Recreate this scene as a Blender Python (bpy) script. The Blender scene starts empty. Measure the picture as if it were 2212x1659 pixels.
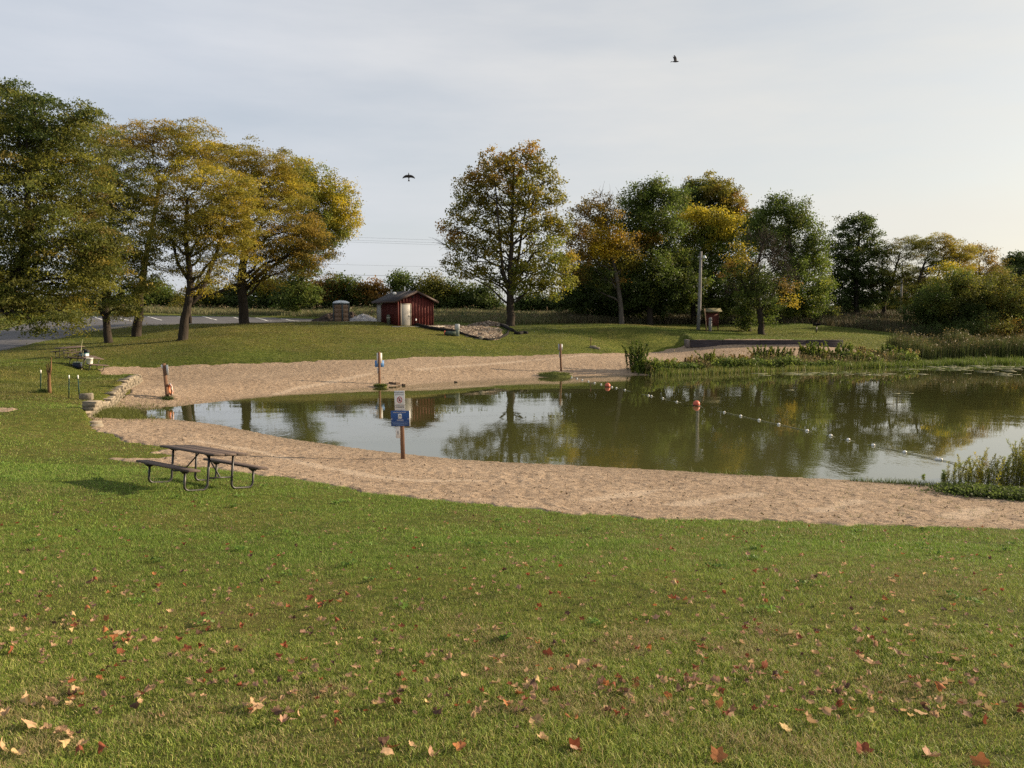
import bpy, bmesh, math, random
import numpy as np
from mathutils import Vector, Matrix
random.seed(7); RNG = np.random.default_rng(11)
SC = bpy.context.scene
COL = SC.collection
R = math.radians
# ------------------------------------------------------------------ camera
F, CX, CY = 1755.5, 1106.0, 829.5          # focal length and centre of a 2212 px wide frame
H = 4.5                                     # eye above the pond
PITCH = math.atan((CY-678.0)/F)
cp, sp = math.cos(PITCH), math.sin(PITCH)
cam = bpy.data.objects.new('camera', bpy.data.cameras.new('camera'))
COL.objects.link(cam)
cam.location = (0, 0, H); cam.rotation_euler = (math.pi/2-PITCH, 0, 0)
cam.data.sensor_width = 36; cam.data.lens = 36*F/2212
cam.data.clip_start = .05; cam.data.clip_end = 6000
SC.camera = cam
def ray(u, v):
    xc, yc = (u-CX)/F, (CY-v)/F
    return np.array([xc, cp+yc*sp, -sp+yc*cp])
def P(u, v, D):                             # survey point: bearing + distance
    d = ray(u, v); return np.array([0, 0, H]) + d*(D/d[1])
def G(u, v, z=0.0):                         # survey point: bearing + height
    d = ray(u, v); t = (z-H)/d[2]
    return np.array([0, 0, H]) + d*t
# ------------------------------------------------------------------ noise
def _h(ix, iy, seed):
    n = (ix.astype(np.int64)*374761393 + iy.astype(np.int64)*668265263 + seed*974634777) & 0x7fffffff
    n = ((n ^ (n >> 13))*1274126177) & 0x7fffffff
    n = n ^ (n >> 16)
    return (n & 0xffff)/65535.0
def vnoise(x, y, s, seed=0):
    x = np.asarray(x, float)/s; y = np.asarray(y, float)/s
    ix, iy = np.floor(x), np.floor(y); fx, fy = x-ix, y-iy
    fx = fx*fx*(3-2*fx); fy = fy*fy*(3-2*fy)
    a = _h(ix, iy, seed); b = _h(ix+1, iy, seed); c = _h(ix, iy+1, seed); d = _h(ix+1, iy+1, seed)
    return (a*(1-fx)+b*fx)*(1-fy) + (c*(1-fx)+d*fx)*fy
def fbm(x, y, s, seed=0, o=3):
    t = 0; a = 1; w = 0
    for k in range(o):
        t = t + a*vnoise(x, y, s/2**k, seed+k*17); w += a; a *= .5
    return t/w
def sstep(a, b, x):
    t = np.clip((x-a)/(b-a), 0, 1); return t*t*(3-2*t)
# ------------------------------------------------------------------ mesh collector
class MB:
    def __init__(s): s.v=[]; s.l=[]; s.t=[]; s.c=[]; s.n=0; s.hc=False
    def add(s, V, Fs, col=None):
        V = np.asarray(V, float).reshape(-1, 3)
        if isinstance(Fs, np.ndarray):
            s.l.append((Fs+s.n).ravel()); s.t.append(np.full(len(Fs), Fs.shape[1]))
        else:
            s.l.append(np.array([i+s.n for f in Fs for i in f])); s.t.append(np.array([len(f) for f in Fs]))
        s.v.append(V); s.n += len(V)
        if col is not None: s.hc = True
        c = np.zeros((len(V), 3)) if col is None else np.broadcast_to(np.asarray(col, float), (len(V), 3))
        s.c.append(c)
    def polys(s, Q, C=None):                # Q (n,k,3) separate faces
        n, k = Q.shape[:2]
        col = None if C is None else np.repeat(C, k, axis=0)
        s.add(Q.reshape(-1, 3), np.arange(n*k).reshape(n, k), col)
    def build(s, name, mat, parent=None, origin=None, smooth=False):
        me = bpy.data.meshes.new(name)
        if s.n:
            V = np.concatenate(s.v); L = np.concatenate(s.l); T = np.concatenate(s.t)
            if origin is not None: V = V - np.asarray(origin)
            me.vertices.add(len(V)); me.vertices.foreach_set('co', V.astype(np.float32).ravel())
            me.loops.add(len(L)); me.loops.foreach_set('vertex_index', L.astype(np.int32))
            st = np.concatenate([[0], np.cumsum(T)[:-1]])
            me.polygons.add(len(T)); me.polygons.foreach_set('loop_start', st.astype(np.int32))
            me.polygons.foreach_set('loop_total', T.astype(np.int32))
            if smooth: me.polygons.foreach_set('use_smooth', np.ones(len(T), bool))
            if s.hc:
                a = me.attributes.new('Col', 'FLOAT_COLOR', 'POINT')
                C = np.concatenate(s.c); C4 = np.ones((len(C), 4)); C4[:, :3] = C
                a.data.foreach_set('color', C4.astype(np.float32).ravel())
            me.update(calc_edges=True); me.validate()
        if mat: me.materials.append(mat)
        o = bpy.data.objects.new(name, me); COL.objects.link(o)
        if parent is not None: o.parent = parent
        return o
def rotz(a): c, s = math.cos(a), math.sin(a); return np.array([[c,-s,0],[s,c,0],[0,0,1]])
def rotx(a): c, s = math.cos(a), math.sin(a); return np.array([[1,0,0],[0,c,-s],[0,s,c]])
def roty(a): c, s = math.cos(a), math.sin(a); return np.array([[c,0,s],[0,1,0],[-s,0,c]])
_bxc = {}
def box(mb, c, size, rot=None, bev=0.0, col=None, seg=1):
    key = (tuple(round(q,4) for q in size), bev, seg)
    if key not in _bxc:
        bm = bmesh.new(); bmesh.ops.create_cube(bm, size=1)
        bmesh.ops.scale(bm, vec=size, verts=bm.verts)
        if bev: bmesh.ops.bevel(bm, geom=bm.edges[:], offset=bev, segments=seg, affect='EDGES', profile=.5)
        bm.verts.ensure_lookup_table()
        _bxc[key] = (np.array([v.co[:] for v in bm.verts]), [tuple(v.index for v in f.verts) for f in bm.faces]); bm.free()
    V, Fs = _bxc[key]
    if rot is not None: V = V @ np.asarray(rot).T
    mb.add(V+np.asarray(c), Fs, col)
def tube(mb, path, rad, n=8, caps=True, col=None):
    p = np.asarray(path, float); m = len(p)
    r = np.broadcast_to(np.asarray(rad, float), (m,))
    t = np.gradient(p, axis=0); t /= np.linalg.norm(t, axis=1)[:, None]+1e-9
    a = np.array([0,0,1.]) if abs(t[0][2]) < .9 else np.array([1.,0,0])
    x = np.cross(t[0], a); x /= np.linalg.norm(x)
    ang = np.arange(n)*2*math.pi/n; V = []
    for i in range(m):
        x = x - t[i]*np.dot(x, t[i]); x /= np.linalg.norm(x)+1e-9
        y = np.cross(t[i], x)
        V.append(p[i] + r[i]*(np.cos(ang)[:,None]*x + np.sin(ang)[:,None]*y))
    V = np.concatenate(V)
    Fs = [(i*n+j, i*n+(j+1)%n, (i+1)*n+(j+1)%n, (i+1)*n+j) for i in range(m-1) for j in range(n)]
    if caps: Fs += [tuple(range(n-1,-1,-1)), tuple((m-1)*n+j for j in range(n))]
    mb.add(V, Fs, col)
def lathe(mb, prof, n=20, c=(0,0,0), rot=None, sx=1, sy=1):
    prof = np.asarray(prof, float); ang = np.arange(n)*2*math.pi/n
    V = np.concatenate([np.stack([r*np.cos(ang)*sx, r*np.sin(ang)*sy, np.full(n, z)], 1) for r, z in prof])
    m = len(prof)
    Fs = [(i*n+j, i*n+(j+1)%n, (i+1)*n+(j+1)%n, (i+1)*n+j) for i in range(m-1) for j in range(n)]
    Fs += [tuple(range(n-1,-1,-1)), tuple((m-1)*n+j for j in range(n))]
    if rot is not None: V = V @ np.asarray(rot).T
    mb.add(V+np.asarray(c), Fs)
def prism(mb, poly, y0, y1, M=None, c=(0,0,0)):   # polygon in xz, extruded along y
    n = len(poly)
    V = np.array([(x, y0, z) for x, z in poly]+[(x, y1, z) for x, z in poly], float)
    Fs = [tuple(range(n)), tuple(range(2*n-1, n-1, -1))]+[(i, n+i, n+(i+1)%n, (i+1)%n) for i in range(n)]
    if M is not None: V = V @ np.asarray(M).T
    mb.add(V+np.asarray(c), Fs)
def ball(mb, c, r, n=14, m=9, sc=(1,1,1), jit=0, rng=None, col=None):
    prof = [(max(1e-3, math.sin(math.pi*i/m)), -math.cos(math.pi*i/m)) for i in range(m+1)]
    ang = np.arange(n)*2*math.pi/n
    V = np.concatenate([np.stack([q*np.cos(ang), q*np.sin(ang), np.full(n, z)], 1) for q, z in prof])
    if jit: V = V*(1+jit*(rng.random((len(V),1))-.5))
    Fs = [(i*n+j, i*n+(j+1)%n, (i+1)*n+(j+1)%n, (i+1)*n+j) for i in range(m) for j in range(n)]
    mb.add(V*r*np.asarray(sc)+np.asarray(c), Fs, col)
def bez(a, b, c, n):
    t = np.linspace(0, 1, n)[:, None]
    return (1-t)**2*np.asarray(a)+2*t*(1-t)*np.asarray(b)+t*t*np.asarray(c)
# ------------------------------------------------------------------ object records
def tag(o, label=None, cat=None, group=None, kind=None):
    if label: o['label'] = label
    if cat: o['category'] = cat
    if group: o['group'] = group
    if kind: o['kind'] = kind
    return o
def thing(name, loc, label, cat, rot=0.0, group=None):
    o = bpy.data.objects.new(name, None); COL.objects.link(o)
    o.empty_display_size = .2
    o.location = [float(q) for q in loc]
    if np.ndim(rot) == 2: o.rotation_euler = Matrix(np.asarray(rot).tolist()).to_euler()
    else: o.rotation_euler = (0, 0, rot)
    return tag(o, label, cat, group)
def copy_tree(o, parent=None):
    c = o.copy(); COL.objects.link(c)
    if parent is not None: c.parent = parent
    for ch in [q for q in bpy.data.objects if q.parent == o]: copy_tree(ch, c)
    return c
# ------------------------------------------------------------------ materials
def newmat(name):
    m = bpy.data.materials.new(name); m.use_nodes = True
    nt = m.node_tree; b = nt.nodes['Principled BSDF']
    return m, nt, b
def nd(nt, typ, **kw):
    n = nt.nodes.new(typ)
    for k, v in kw.items():
        if k.startswith('i_'): n.inputs[k[2:].replace('_', ' ')].default_value = v
        else: setattr(n, k, v)
    return n
def coords(nt, scale=(1,1,1)):
    t = nd(nt, 'ShaderNodeTexCoord'); m = nd(nt, 'ShaderNodeMapping'); m.inputs['Scale'].default_value = scale
    nt.links.new(t.outputs['Object'], m.inputs['Vector']); return m.outputs[0]
def noise(nt, vec, scale, detail=4, rough=.6):
    n = nd(nt, 'ShaderNodeTexNoise'); n.inputs['Scale'].default_value = scale
    n.inputs['Detail'].default_value = detail; n.inputs['Roughness'].default_value = rough
    nt.links.new(vec, n.inputs['Vector']); return n.outputs['Fac']
def ramp(nt, fac, stops):
    r = nd(nt, 'ShaderNodeValToRGB'); e = r.color_ramp.elements
    while len(e) < len(stops): e.new(.5)
    for k, (p, c) in enumerate(stops): e[k].position = p; e[k].color = (*c, 1)
    nt.links.new(fac, r.inputs[0]); return r.outputs[0]
def mixc(nt, a, b, fac, mode='MIX'):
    m = nd(nt, 'ShaderNodeMix', data_type='RGBA', blend_type=mode)
    for k, q in ((6, a), (7, b)):
        if isinstance(q, (tuple, list)): m.inputs[k].default_value = (*q, 1)
        else: nt.links.new(q, m.inputs[k])
    if isinstance(fac, (int, float)): m.inputs[0].default_value = fac
    else: nt.links.new(fac, m.inputs[0])
    return m.outputs[2]
def bump(nt, b, h, dist, strength=1.0):
    n = nd(nt, 'ShaderNodeBump'); n.inputs['Distance'].default_value = dist; n.inputs['Strength'].default_value = strength
    nt.links.new(h, n.inputs['Height']); nt.links.new(n.outputs[0], b.inputs['Normal'])
def plain(name, c, rough=.6, var=.25, scale=6, spec=.4, metal=0.0, bmp=0.0, stretch=(1,1,1)):
    m, nt, b = newmat(name)
    v = coords(nt, stretch); n = noise(nt, v, scale, 5)
    lo = tuple(q*(1-var) for q in c); hi = tuple(min(1, q*(1+var)) for q in c)
    nt.links.new(ramp(nt, n, [(.3, lo), (.7, hi)]), b.inputs['Base Color'])
    b.inputs['Roughness'].default_value = rough; b.inputs['Specular IOR Level'].default_value = spec
    b.inputs['Metallic'].default_value = metal
    if bmp: bump(nt, b, n, bmp)
    return m
def leafmat(name, trans=.4, rough=.6):
    m, nt, b = newmat(name)
    a = nd(nt, 'ShaderNodeAttribute', attribute_name='Col')
    nt.links.new(a.outputs['Color'], b.inputs['Base Color'])
    b.inputs['Roughness'].default_value = rough; b.inputs['Specular IOR Level'].default_value = .25
    t = nd(nt, 'ShaderNodeBsdfTranslucent'); nt.links.new(a.outputs['Color'], t.inputs['Color'])
    mx = nd(nt, 'ShaderNodeMixShader'); mx.inputs[0].default_value = trans
    nt.links.new(b.outputs[0], mx.inputs[1]); nt.links.new(t.outputs[0], mx.inputs[2])
    nt.links.new(mx.outputs[0], nt.nodes['Material Output'].inputs['Surface'])
    return m
# ================================================================== TERRAIN
# survey list: bearing u, v and distance D of ground points
CTL = [(1106,1659,4.1),(0,1659,4.2),(2212,1659,4.2),(1106,1264,8.7),(200,1264,8.8),(2000,1264,8.6),
 (0,1000,20),(0,900,30),(0,850,37),(100,850,37.5),(0,790,49),(150,790,50),(185,807,50),(150,773,58),(0,778,56),
 (235,740,67),(395,735,66),(295,727,71),(528,698,77),(410,700,79),
 (-80,775,58),(0,757,62),(100,735,68),(200,715,72.5),(300,703,76),(400,699,78),(560,697,79),(700,695,80),(800,694,82),
 (-80,732,68),(0,712,75),(75,693,86),(140,686,92),(240,680,97),(400,681,101),(560,684,99),(697,688.5,97),(800,691,90),
 (870,702,77.5),(940,702,82),(740,698,83),(400,670,115),(800,678,105),(100,670,100),
 (700,740,66),(900,740,67),(1100,740,72),(1000,715,76),(1103,705,84),(1250,735,75),(1250,710,82),(450,760,60),
 (1645,722,86),(1763,718,88),(1511,712,88),(1390,730,79),
 (1300,700,90),(1500,695,100),(1850,687,110),(2000,735,90),(2050,683,130),(1750,699,98),(1150,692,98),
 (2100,760,80),(2212,757,84),(2212,735,95),(2400,757,86),(1900,748,80),
 (300,785,57),(600,782,58),(820,779,59),(1100,771,64),(1250,768,66)]
pts = [P(*c) for c in CTL]
# near lawn: profile along the beach edge
EDGE = [(560,1022,.58),(650,1035,.6),(800,1060,.62),(900,1073,.64),(1106,1095,.66),(1400,1117,.68),(1700,1130,.7),(2000,1135,.72),(2212,1142,.74),(2600,1162,.78)]
for u, v, z in EDGE: pts.append(G(u, v, z))
TBL = P(431, 969, 16.5); pts.append(TBL-np.array([0,0,.765])); pts.append(np.array([0,0,2.9])); pts.append(np.array([-8,0,2.9])); pts.append(np.array([8,0,2.9]))
pts.append(np.array([0,-12,4.2])); pts.append(np.array([-25,-5,3.0])); pts.append(np.array([25,-5,3.2]))
for x, y, z in ((-160,100,4.6),(160,110,4.6),(-200,260,5),(0,200,5),(200,260,5),(0,500,5),(-500,700,5),(500,700,5),(-900,1000,5),(900,1000,5),(-70,30,2.4),(70,25,2.5),(90,60,.6),(-80,70,3.6)):
    pts.append(np.array([x,y,z], float))
# the wall foot and the sand along it
for u, v, z in ((350,960,.42),(250,925,.36),(420,850,.45),(500,830,.55),(700,810,.6),(1000,800,.62),(1300,785,.7),(1600,765,.95),(1490,754,1.2),(1820,755,1.2),(230,800,.85),(1930,765,.7),(1361,754.5,1.15),(1400,772,.8),(1335,762,1.05),(1440,754,1.18)):
    pts.append(G(u, v, z))
pts = np.array(pts)
def tpsk(d2): return d2*np.log(d2+1e-9)*.5
SXY = 60.0
A = pts[:, :2]/SXY; n_ = len(A)
K = tpsk(((A[:,None]-A[None])**2).sum(-1)) + np.eye(n_)*2e-5
Pm = np.concatenate([np.ones((n_,1)), A], 1)
W_ = np.linalg.solve(np.block([[K, Pm],[Pm.T, np.zeros((3,3))]]), np.concatenate([pts[:,2], np.zeros(3)]))
def tps(x, y):
    q = np.stack([x, y], -1).reshape(-1, 2)/SXY; out = np.empty(len(q))
    for i in range(0, len(q), 20000):
        b = q[i:i+20000]
        out[i:i+20000] = tpsk(((b[:,None]-A[None])**2).sum(-1)) @ W_[:n_] + W_[n_] + b @ W_[n_+1:]
    return out.reshape(np.shape(x))
def sdf(poly, x, y):                        # >0 inside
    p = np.asarray(poly)[:, :2]; q = np.roll(p, -1, axis=0)
    d = np.full(np.shape(x), 1e9); ins = np.zeros(np.shape(x), bool)
    for (ax, ay), (bx_, by_) in zip(p, q):
        ex, ey = bx_-ax, by_-ay
        t = np.clip(((x-ax)*ex+(y-ay)*ey)/(ex*ex+ey*ey+1e-12), 0, 1)
        d = np.minimum(d, (x-ax-t*ex)**2+(y-ay-t*ey)**2)
        if ey != 0: ins ^= ((ay > y) != (by_ > y)) & (x < ex*(y-ay)/ey+ax)
    return np.sqrt(d)*np.where(ins, 1, -1)
def pdist(poly, x, y):
    p = np.asarray(poly)[:, :2]; d = np.full(np.shape(x), 1e9)
    for (ax, ay), (bx_, by_) in zip(p[:-1], p[1:]):
        ex, ey = bx_-ax, by_-ay
        t = np.clip(((x-ax)*ex+(y-ay)*ey)/(ex*ex+ey*ey+1e-12), 0, 1)
        d = np.minimum(d, (x-ax-t*ex)**2+(y-ay-t*ey)**2)
    return np.sqrt(d)
SHORE = [G(u,v,0) for u,v in [(286,885),(300,902),(350,903),(400,908),(470,916),(540,930),(620,946),(720,960),(800,971),(900,982),(1000,992),(1100,998),(1200,1002),(1350,1010),(1500,1018),(1650,1027),(1800,1034),(1900,1040),(2000,1046),(2080,1054),(2212,1066),(2400,1085),(2900,1130),
 (3300,768),(2400,778),(2212,783),(2100,785),(2000,787),(1900,790),(1800,793),(1700,797),(1600,801),(1500,806),(1420,811),(1340,811),(1240,813),(1140,817),(1040,822),(940,828),(840,836),(740,842),(640,850),(560,857),(470,868),(380,878)]]
WALLPX = [(304,818,.45),(296,834,.42),(272,851,.4),(243,866,.38),(217,879,.36),(202,892,.35),(194,906,.34)]
WALL = [G(*w) for w in WALLPX]
SAND = [G(*w) for w in WALLPX] + [G(u,v,z) for u,v,z in [(207,922,.38),(222,932,.4),(250,945,.42),(300,958,.45),(355,972,.5),(362,985,.52),(300,990,.53),(212,993,.55),(208,998,.55),(300,1003,.56),(420,1011,.57)]+EDGE] \
 + [G(2700,1000,0), G(1700,830,0), G(1425,818,0)] + [G(u,v,z) for u,v,z in [(1412,808,.06),(1418,797,.3),(1450,785,.5),(1600,775,.75),(1800,768,.8),(1930,765,.7),(1900,757,1.1),(1820,753.5,1.2),(1640,751.5,1.25),(1485,751.5,1.25),(1361,753,1.3),(1341,758,1.2),(1306,766,1.05),(1250,768,1.05),(1100,772,1.05),(950,776,1.05),(820,780,1.05),(700,781,1.05),(600,783,1.05),(450,785,1.05),(300,787,1.05),(225,790,1.0),(217,798,.9),(223,807,.8),(285,813,.6)]]
PATCH = [G(u,v,z) for u,v,z in [(-60,883,.78),(0,882,.78),(30,885,.76),(50,888,.75),(20,892,.75),(-60,894,.75)]]
LOT = [P(*c) for c in [(-80,775,58),(0,757,62),(100,735,68),(200,715,72.5),(300,703,76),(400,699,78),(560,697,79),(700,695,80),(800,694,82),(845,697,86),(840,692,92),(760,690,93),(697,688.5,97),(560,684,99),(400,681,101),(240,680,97),(140,686,92),(75,693,86),(0,712,75),(-80,732,68)]]
FWALL = np.array([P(u, 752, 76.6)[:2] for u in (1492,1560,1640,1740,1824)]); FWALL[:,1] += np.array([.3,0,-.2,-.1,.4])
TERR = np.concatenate([FWALL, FWALL[::-1]+np.array([0,14])])
def base_z(x, y):
    z = tps(x, y)
    far = sstep(125, 200, np.hypot(x, y)); z = z*(1-far) + 5.0*far
    d = sdf(SHORE, x, y)
    out = np.clip(-d, 0, None); w = sstep(0, 5, out)
    zl = w*np.maximum(z, .06) + (1-w)*(.045*out)
    ds = sdf(SAND, x, y)
    zl = zl + .38*sstep(.02, .3, -ds)*np.exp(-(pdist(WALL, x, y)/2.6)**2)
    zl = zl + .50*sstep(.0, .35, sdf(TERR, x, y))*np.exp(-(pdist(FWALL, x, y)/4.5)**2)
    bed = -np.minimum(1.5, .02+.09*np.clip(d, 0, None))
    return np.where(d > 0, bed, zl), d, ds
S_ = np.linspace(-1.1, 1.1, 721)
D_ = [-6, -4, -2, -1, 0, 1, 1.8]
while D_[-1] < 130: D_.append(D_[-1]+max(.06, .008*D_[-1]))
NFAR = len(D_)
while D_[-1] < 2500: D_.append(D_[-1]*1.09)
D_ = np.array(D_)
SS, DD = np.meshgrid(S_, D_)
XX, YY = SS*(DD+8), DD
BZ, DSH, DSA = base_z(XX, YY)
DSA = np.maximum(DSA, sdf(PATCH, XX, YY))
DLO = sdf(LOT, XX, YY)
edge_n = (fbm(XX, YY, 1.3, 3)-.5)*.9 + (vnoise(XX, YY, .25, 9)-.5)*.42
DSAn = DSA + edge_n*np.where(np.abs(XX) < 400, 1, 0)
und = ((fbm(XX, YY, 6, 21)-.5)*.13 + (fbm(XX*.6, YY, 1.9, 25, 3)-.5)*.14*sstep(30, 50, YY))*sstep(2, 9, DSA*-1)*(DSH < -3)
BZ = BZ + und
sink_s = sstep(-.12, .12, DSAn); sink_l = sstep(-.15, .15, DLO+(vnoise(XX,YY,.5,5)-.5)*.1)
LZ = BZ - .10*sink_s - .12*sink_l
def bil(Agrid, x, y):
    s = np.asarray(x)/(np.asarray(y)+8); i = np.clip(np.searchsorted(D_, y)-1, 0, len(D_)-2)
    fs = np.clip((s-S_[0])/(S_[1]-S_[0]), 0, len(S_)-1.001); j = fs.astype(int); fj = fs-j
    fi = np.clip((y-D_[i])/(D_[i+1]-D_[i]), 0, 1)
    return (Agrid[i,j]*(1-fj)+Agrid[i,j+1]*fj)*(1-fi)+(Agrid[i+1,j]*(1-fj)+Agrid[i+1,j+1]*fj)*fi
def gz(x, y): return float(bil(BZ, np.array([x], float), np.array([y], float))[0])
def ground(u, v, D, dz=0.0):
    p = P(u, v, D); return np.array([p[0], p[1], gz(p[0], p[1])+dz])
def grid_obj(name, X, Y, Z, keep, mat, att=None):
    nr, nc = Z.shape
    idx = np.arange(nr*nc).reshape(nr, nc)
    Q = np.stack([idx[:-1,:-1], idx[:-1,1:], idx[1:,1:], idx[1:,:-1]], -1)[keep]
    used = np.unique(Q); rem = np.zeros(nr*nc, np.int64); rem[used] = np.arange(len(used))
    mb = MB(); mb.add(np.stack([X, Y, Z], -1).reshape(-1,3)[used], rem[Q], None if att is None else np.repeat(att.reshape(-1,1)[used], 3, 1))
    return mb.build(name, mat, smooth=True)
def cellmask(fn): return fn[:-1,:-1] | fn[1:,:-1] | fn[:-1,1:] | fn[1:,1:]
# ---- ground materials
m_lawn, nt, b = newmat('lawn_turf')
v = coords(nt); n1 = noise(nt, v, .35, 6, .65); n2 = noise(nt, v, 3.5, 6, .7); n3 = noise(nt, v, 30, 4, .7); n4 = noise(nt, v, .09, 3, .5)
c = ramp(nt, n2, [(.32, (.066,.084,.018)), (.5, (.125,.146,.030)), (.68, (.195,.19,.055))])
c2 = ramp(nt, n2, [(.32, (.095,.090,.030)), (.5, (.155,.145,.048)), (.68, (.215,.185,.080))])
cc = mixc(nt, c, c2, ramp(nt, n1, [(.5, (0,0,0)), (.72, (1,1,1))]))
cc = mixc(nt, cc, ramp(nt, n4, [(.35, (.75,.9,.7)), (.65, (1.15,1.05,.9))]), .8, 'MULTIPLY')
cc = mixc(nt, cc, ramp(nt, n3, [(.3, (.45,.45,.45)), (.7, (1.25,1.25,1.25))]), .7, 'MULTIPLY')
n5 = noise(nt, coords(nt, (.45,1,1)), .5, 5, .65); cc = mixc(nt, cc, ramp(nt, n5, [(.3, (.7,.72,.66)), (.7, (1.22,1.18,1.1))]), .8, 'MULTIPLY')
nt.links.new(cc, b.inputs['Base Color']); b.inputs['Roughness'].default_value = .9; b.inputs['Specular IOR Level'].default_value = .1
h = nd(nt, 'ShaderNodeMath', operation='ADD'); nt.links.new(n2, h.inputs[0]); nt.links.new(n3, h.inputs[1]); bump(nt, b, h.outputs[0], .12, 1)
m_field, nt, b = newmat('dry_field')
v = coords(nt); n1 = noise(nt, v, .08, 5); n2 = noise(nt, v, 1.5, 5, .7)
cc = mixc(nt, ramp(nt, n1, [(.35, (.12,.11,.04)), (.65, (.24,.17,.09))]), ramp(nt, n2, [(.3, (.5,.5,.5)), (.7, (1.2,1.2,1.2))]), .7, 'MULTIPLY')
nt.links.new(cc, b.inputs['Base Color']); b.inputs['Roughness'].default_value = .9; bump(nt, b, n2, .3, 1)
m_sand, nt, b = newmat('beach_sand')
v = coords(nt); n1 = noise(nt, v, .3, 5); n2 = noise(nt, v, 5, 5, .65); n3 = noise(nt, coords(nt, (1,.8,1)), 26, 5, .75)
cc = ramp(nt, n2, [(.28, (.18,.135,.098)), (.5, (.325,.25,.183)), (.72, (.43,.343,.258))])
cc = mixc(nt, cc, ramp(nt, n1, [(.3, (.78,.74,.7)), (.7, (1.1,1.08,1.05))]), .8, 'MULTIPLY')
cc = mixc(nt, cc, ramp(nt, n3, [(.36, (.42,.38,.34)), (.5, (.95,.95,.95)), (.7, (1.2,1.2,1.2))]), .85, 'MULTIPLY')
ta = nd(nt, 'ShaderNodeAttribute', attribute_name='Col'); tm = nd(nt, 'ShaderNodeMath', operation='MULTIPLY'); nt.links.new(ta.outputs['Fac'], tm.inputs[0]); tm.inputs[1].default_value = .55; cc = mixc(nt, cc, (.44,.355,.27), tm.outputs[0])
sep = nd(nt, 'ShaderNodeSeparateXYZ'); nt.links.new(v, sep.inputs[0])   # sand darkens where the pond wets it
wet = nd(nt, 'ShaderNodeMapRange'); wet.inputs[1].default_value = -.22; wet.inputs[2].default_value = .06
wet.inputs[3].default_value = 0; wet.inputs[4].default_value = 1; nt.links.new(sep.outputs[2], wet.inputs[0])
cc = mixc(nt, (.035,.034,.012), cc, wet.outputs[0])
nt.links.new(cc, b.inputs['Base Color']); b.inputs['Roughness'].default_value = .95; b.inputs['Specular IOR Level'].default_value = .1
h = nd(nt, 'ShaderNodeMath', operation='MULTIPLY_ADD'); nt.links.new(n3, h.inputs[0]); h.inputs[1].default_value = .25; nt.links.new(n2, h.inputs[2]); bump(nt, b, h.outputs[0], .10, 1)
m_road = plain('asphalt', (.085,.083,.088), .85, .18, .6, .3, bmp=.01)
fl = cellmask(LZ > -1.4); rows = np.zeros(fl.shape, bool); rows[:NFAR] = True
inner_s = ~cellmask(DSAn < .5); inner_l = ~cellmask(DLO < .6)
tag(grid_obj('lawn', XX, YY, LZ, rows & ~inner_s & ~inner_l & ~(~cellmask(DSH < 4) ), m_lawn), kind='structure')
tag(grid_obj('meadow', XX, YY, LZ, ~rows, m_field), kind='structure')
RZ = BZ - .05 - .12*(1-sink_l)
tag(grid_obj('parking_lot', XX, YY, RZ, cellmask(DLO > -.4) & rows, m_road), kind='structure')
# beach and pond bed on a finer grid
Sb = np.linspace(-.95, .95, 1150); Db = [13.0]
while Db[-1] < 84: Db.append(Db[-1]+.0048*Db[-1])
Sb, Db = np.meshgrid(Sb, np.array(Db)); Xb, Yb = Sb*(Db+8), Db
bz = bil(BZ, Xb, Yb); ds = bil(DSA, Xb, Yb) + bil(edge_n, Xb, Yb); dsh = bil(DSH, Xb, Yb)
foot = (vnoise(Xb, Yb, .30, 41)-.5)*.05 + (vnoise(Xb, Yb, .15, 43)-.5)*.055 + (fbm(Xb, Yb, 1.6, 47)-.5)*.05
track = np.abs(vnoise(Xb*.5, Yb, 4.5, 71)-.5); smooth_ = .25+.75*sstep(.01, .035, track)
TRK = [[(1459,1087),(1540,1068),(1640,1042)],[(1763,1110),(1815,1085),(1856,1063)],[(2066,1128),(2100,1100),(2127,1082)],[(1273,1077),(1360,1055),(1422,1035)],[(760,1015),(900,1030),(1040,1020)],[(420,940),(560,962),(700,1000),(860,1030)],[(480,850),(640,822),(800,806)],[(900,800),(1100,790),(1290,780)]]
td = np.min([pdist([G(a, b_, .45 if b_ > 900 else .6) for a, b_ in tk], Xb, Yb) for tk in TRK], axis=0)+(vnoise(Xb, Yb, .7, 73)-.5)*.35
trk = 1-sstep(.10, .34, td)
foot = foot*(1-.85*trk)-.012*trk
foot *= .62*smooth_*sstep(.3, 2.2, -dsh)
zb = bz + foot - .10*(1-sstep(-.12, .12, ds))*(dsh < 1)
km = cellmask((ds > -.45) | (dsh > -.6))
bs_ = tag(grid_obj('beach_sand', Xb, Yb, zb, km, m_sand, trk), kind='structure')
# ---- pond
m_water, nt, b = newmat('pond_water'); nt.nodes.remove(b)
v = coords(nt, (1,.55,1)); w1 = noise(nt, v, 1.1, 3, .5); w2 = noise(nt, v, 7, 3, .55); patch = noise(nt, coords(nt, (.5,1.3,1)), .09, 3)
pm = ramp(nt, patch, [(.42, (.12,.12,.12)), (.62, (1,1,1))])
hh = nd(nt, 'ShaderNodeMath', operation='MULTIPLY_ADD'); nt.links.new(w2, hh.inputs[0]); hh.inputs[1].default_value = .35; nt.links.new(w1, hh.inputs[2])
h3 = nd(nt, 'ShaderNodeMath', operation='MULTIPLY'); nt.links.new(hh.outputs[0], h3.inputs[0]); nt.links.new(pm, h3.inputs[1])
bp = nd(nt, 'ShaderNodeBump'); bp.inputs['Distance'].default_value = .007; nt.links.new(h3.outputs[0], bp.inputs['Height'])
gl = nd(nt, 'ShaderNodeBsdfGlossy'); gl.inputs['Roughness'].default_value = .008; nt.links.new(bp.outputs[0], gl.inputs['Normal'])
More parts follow.
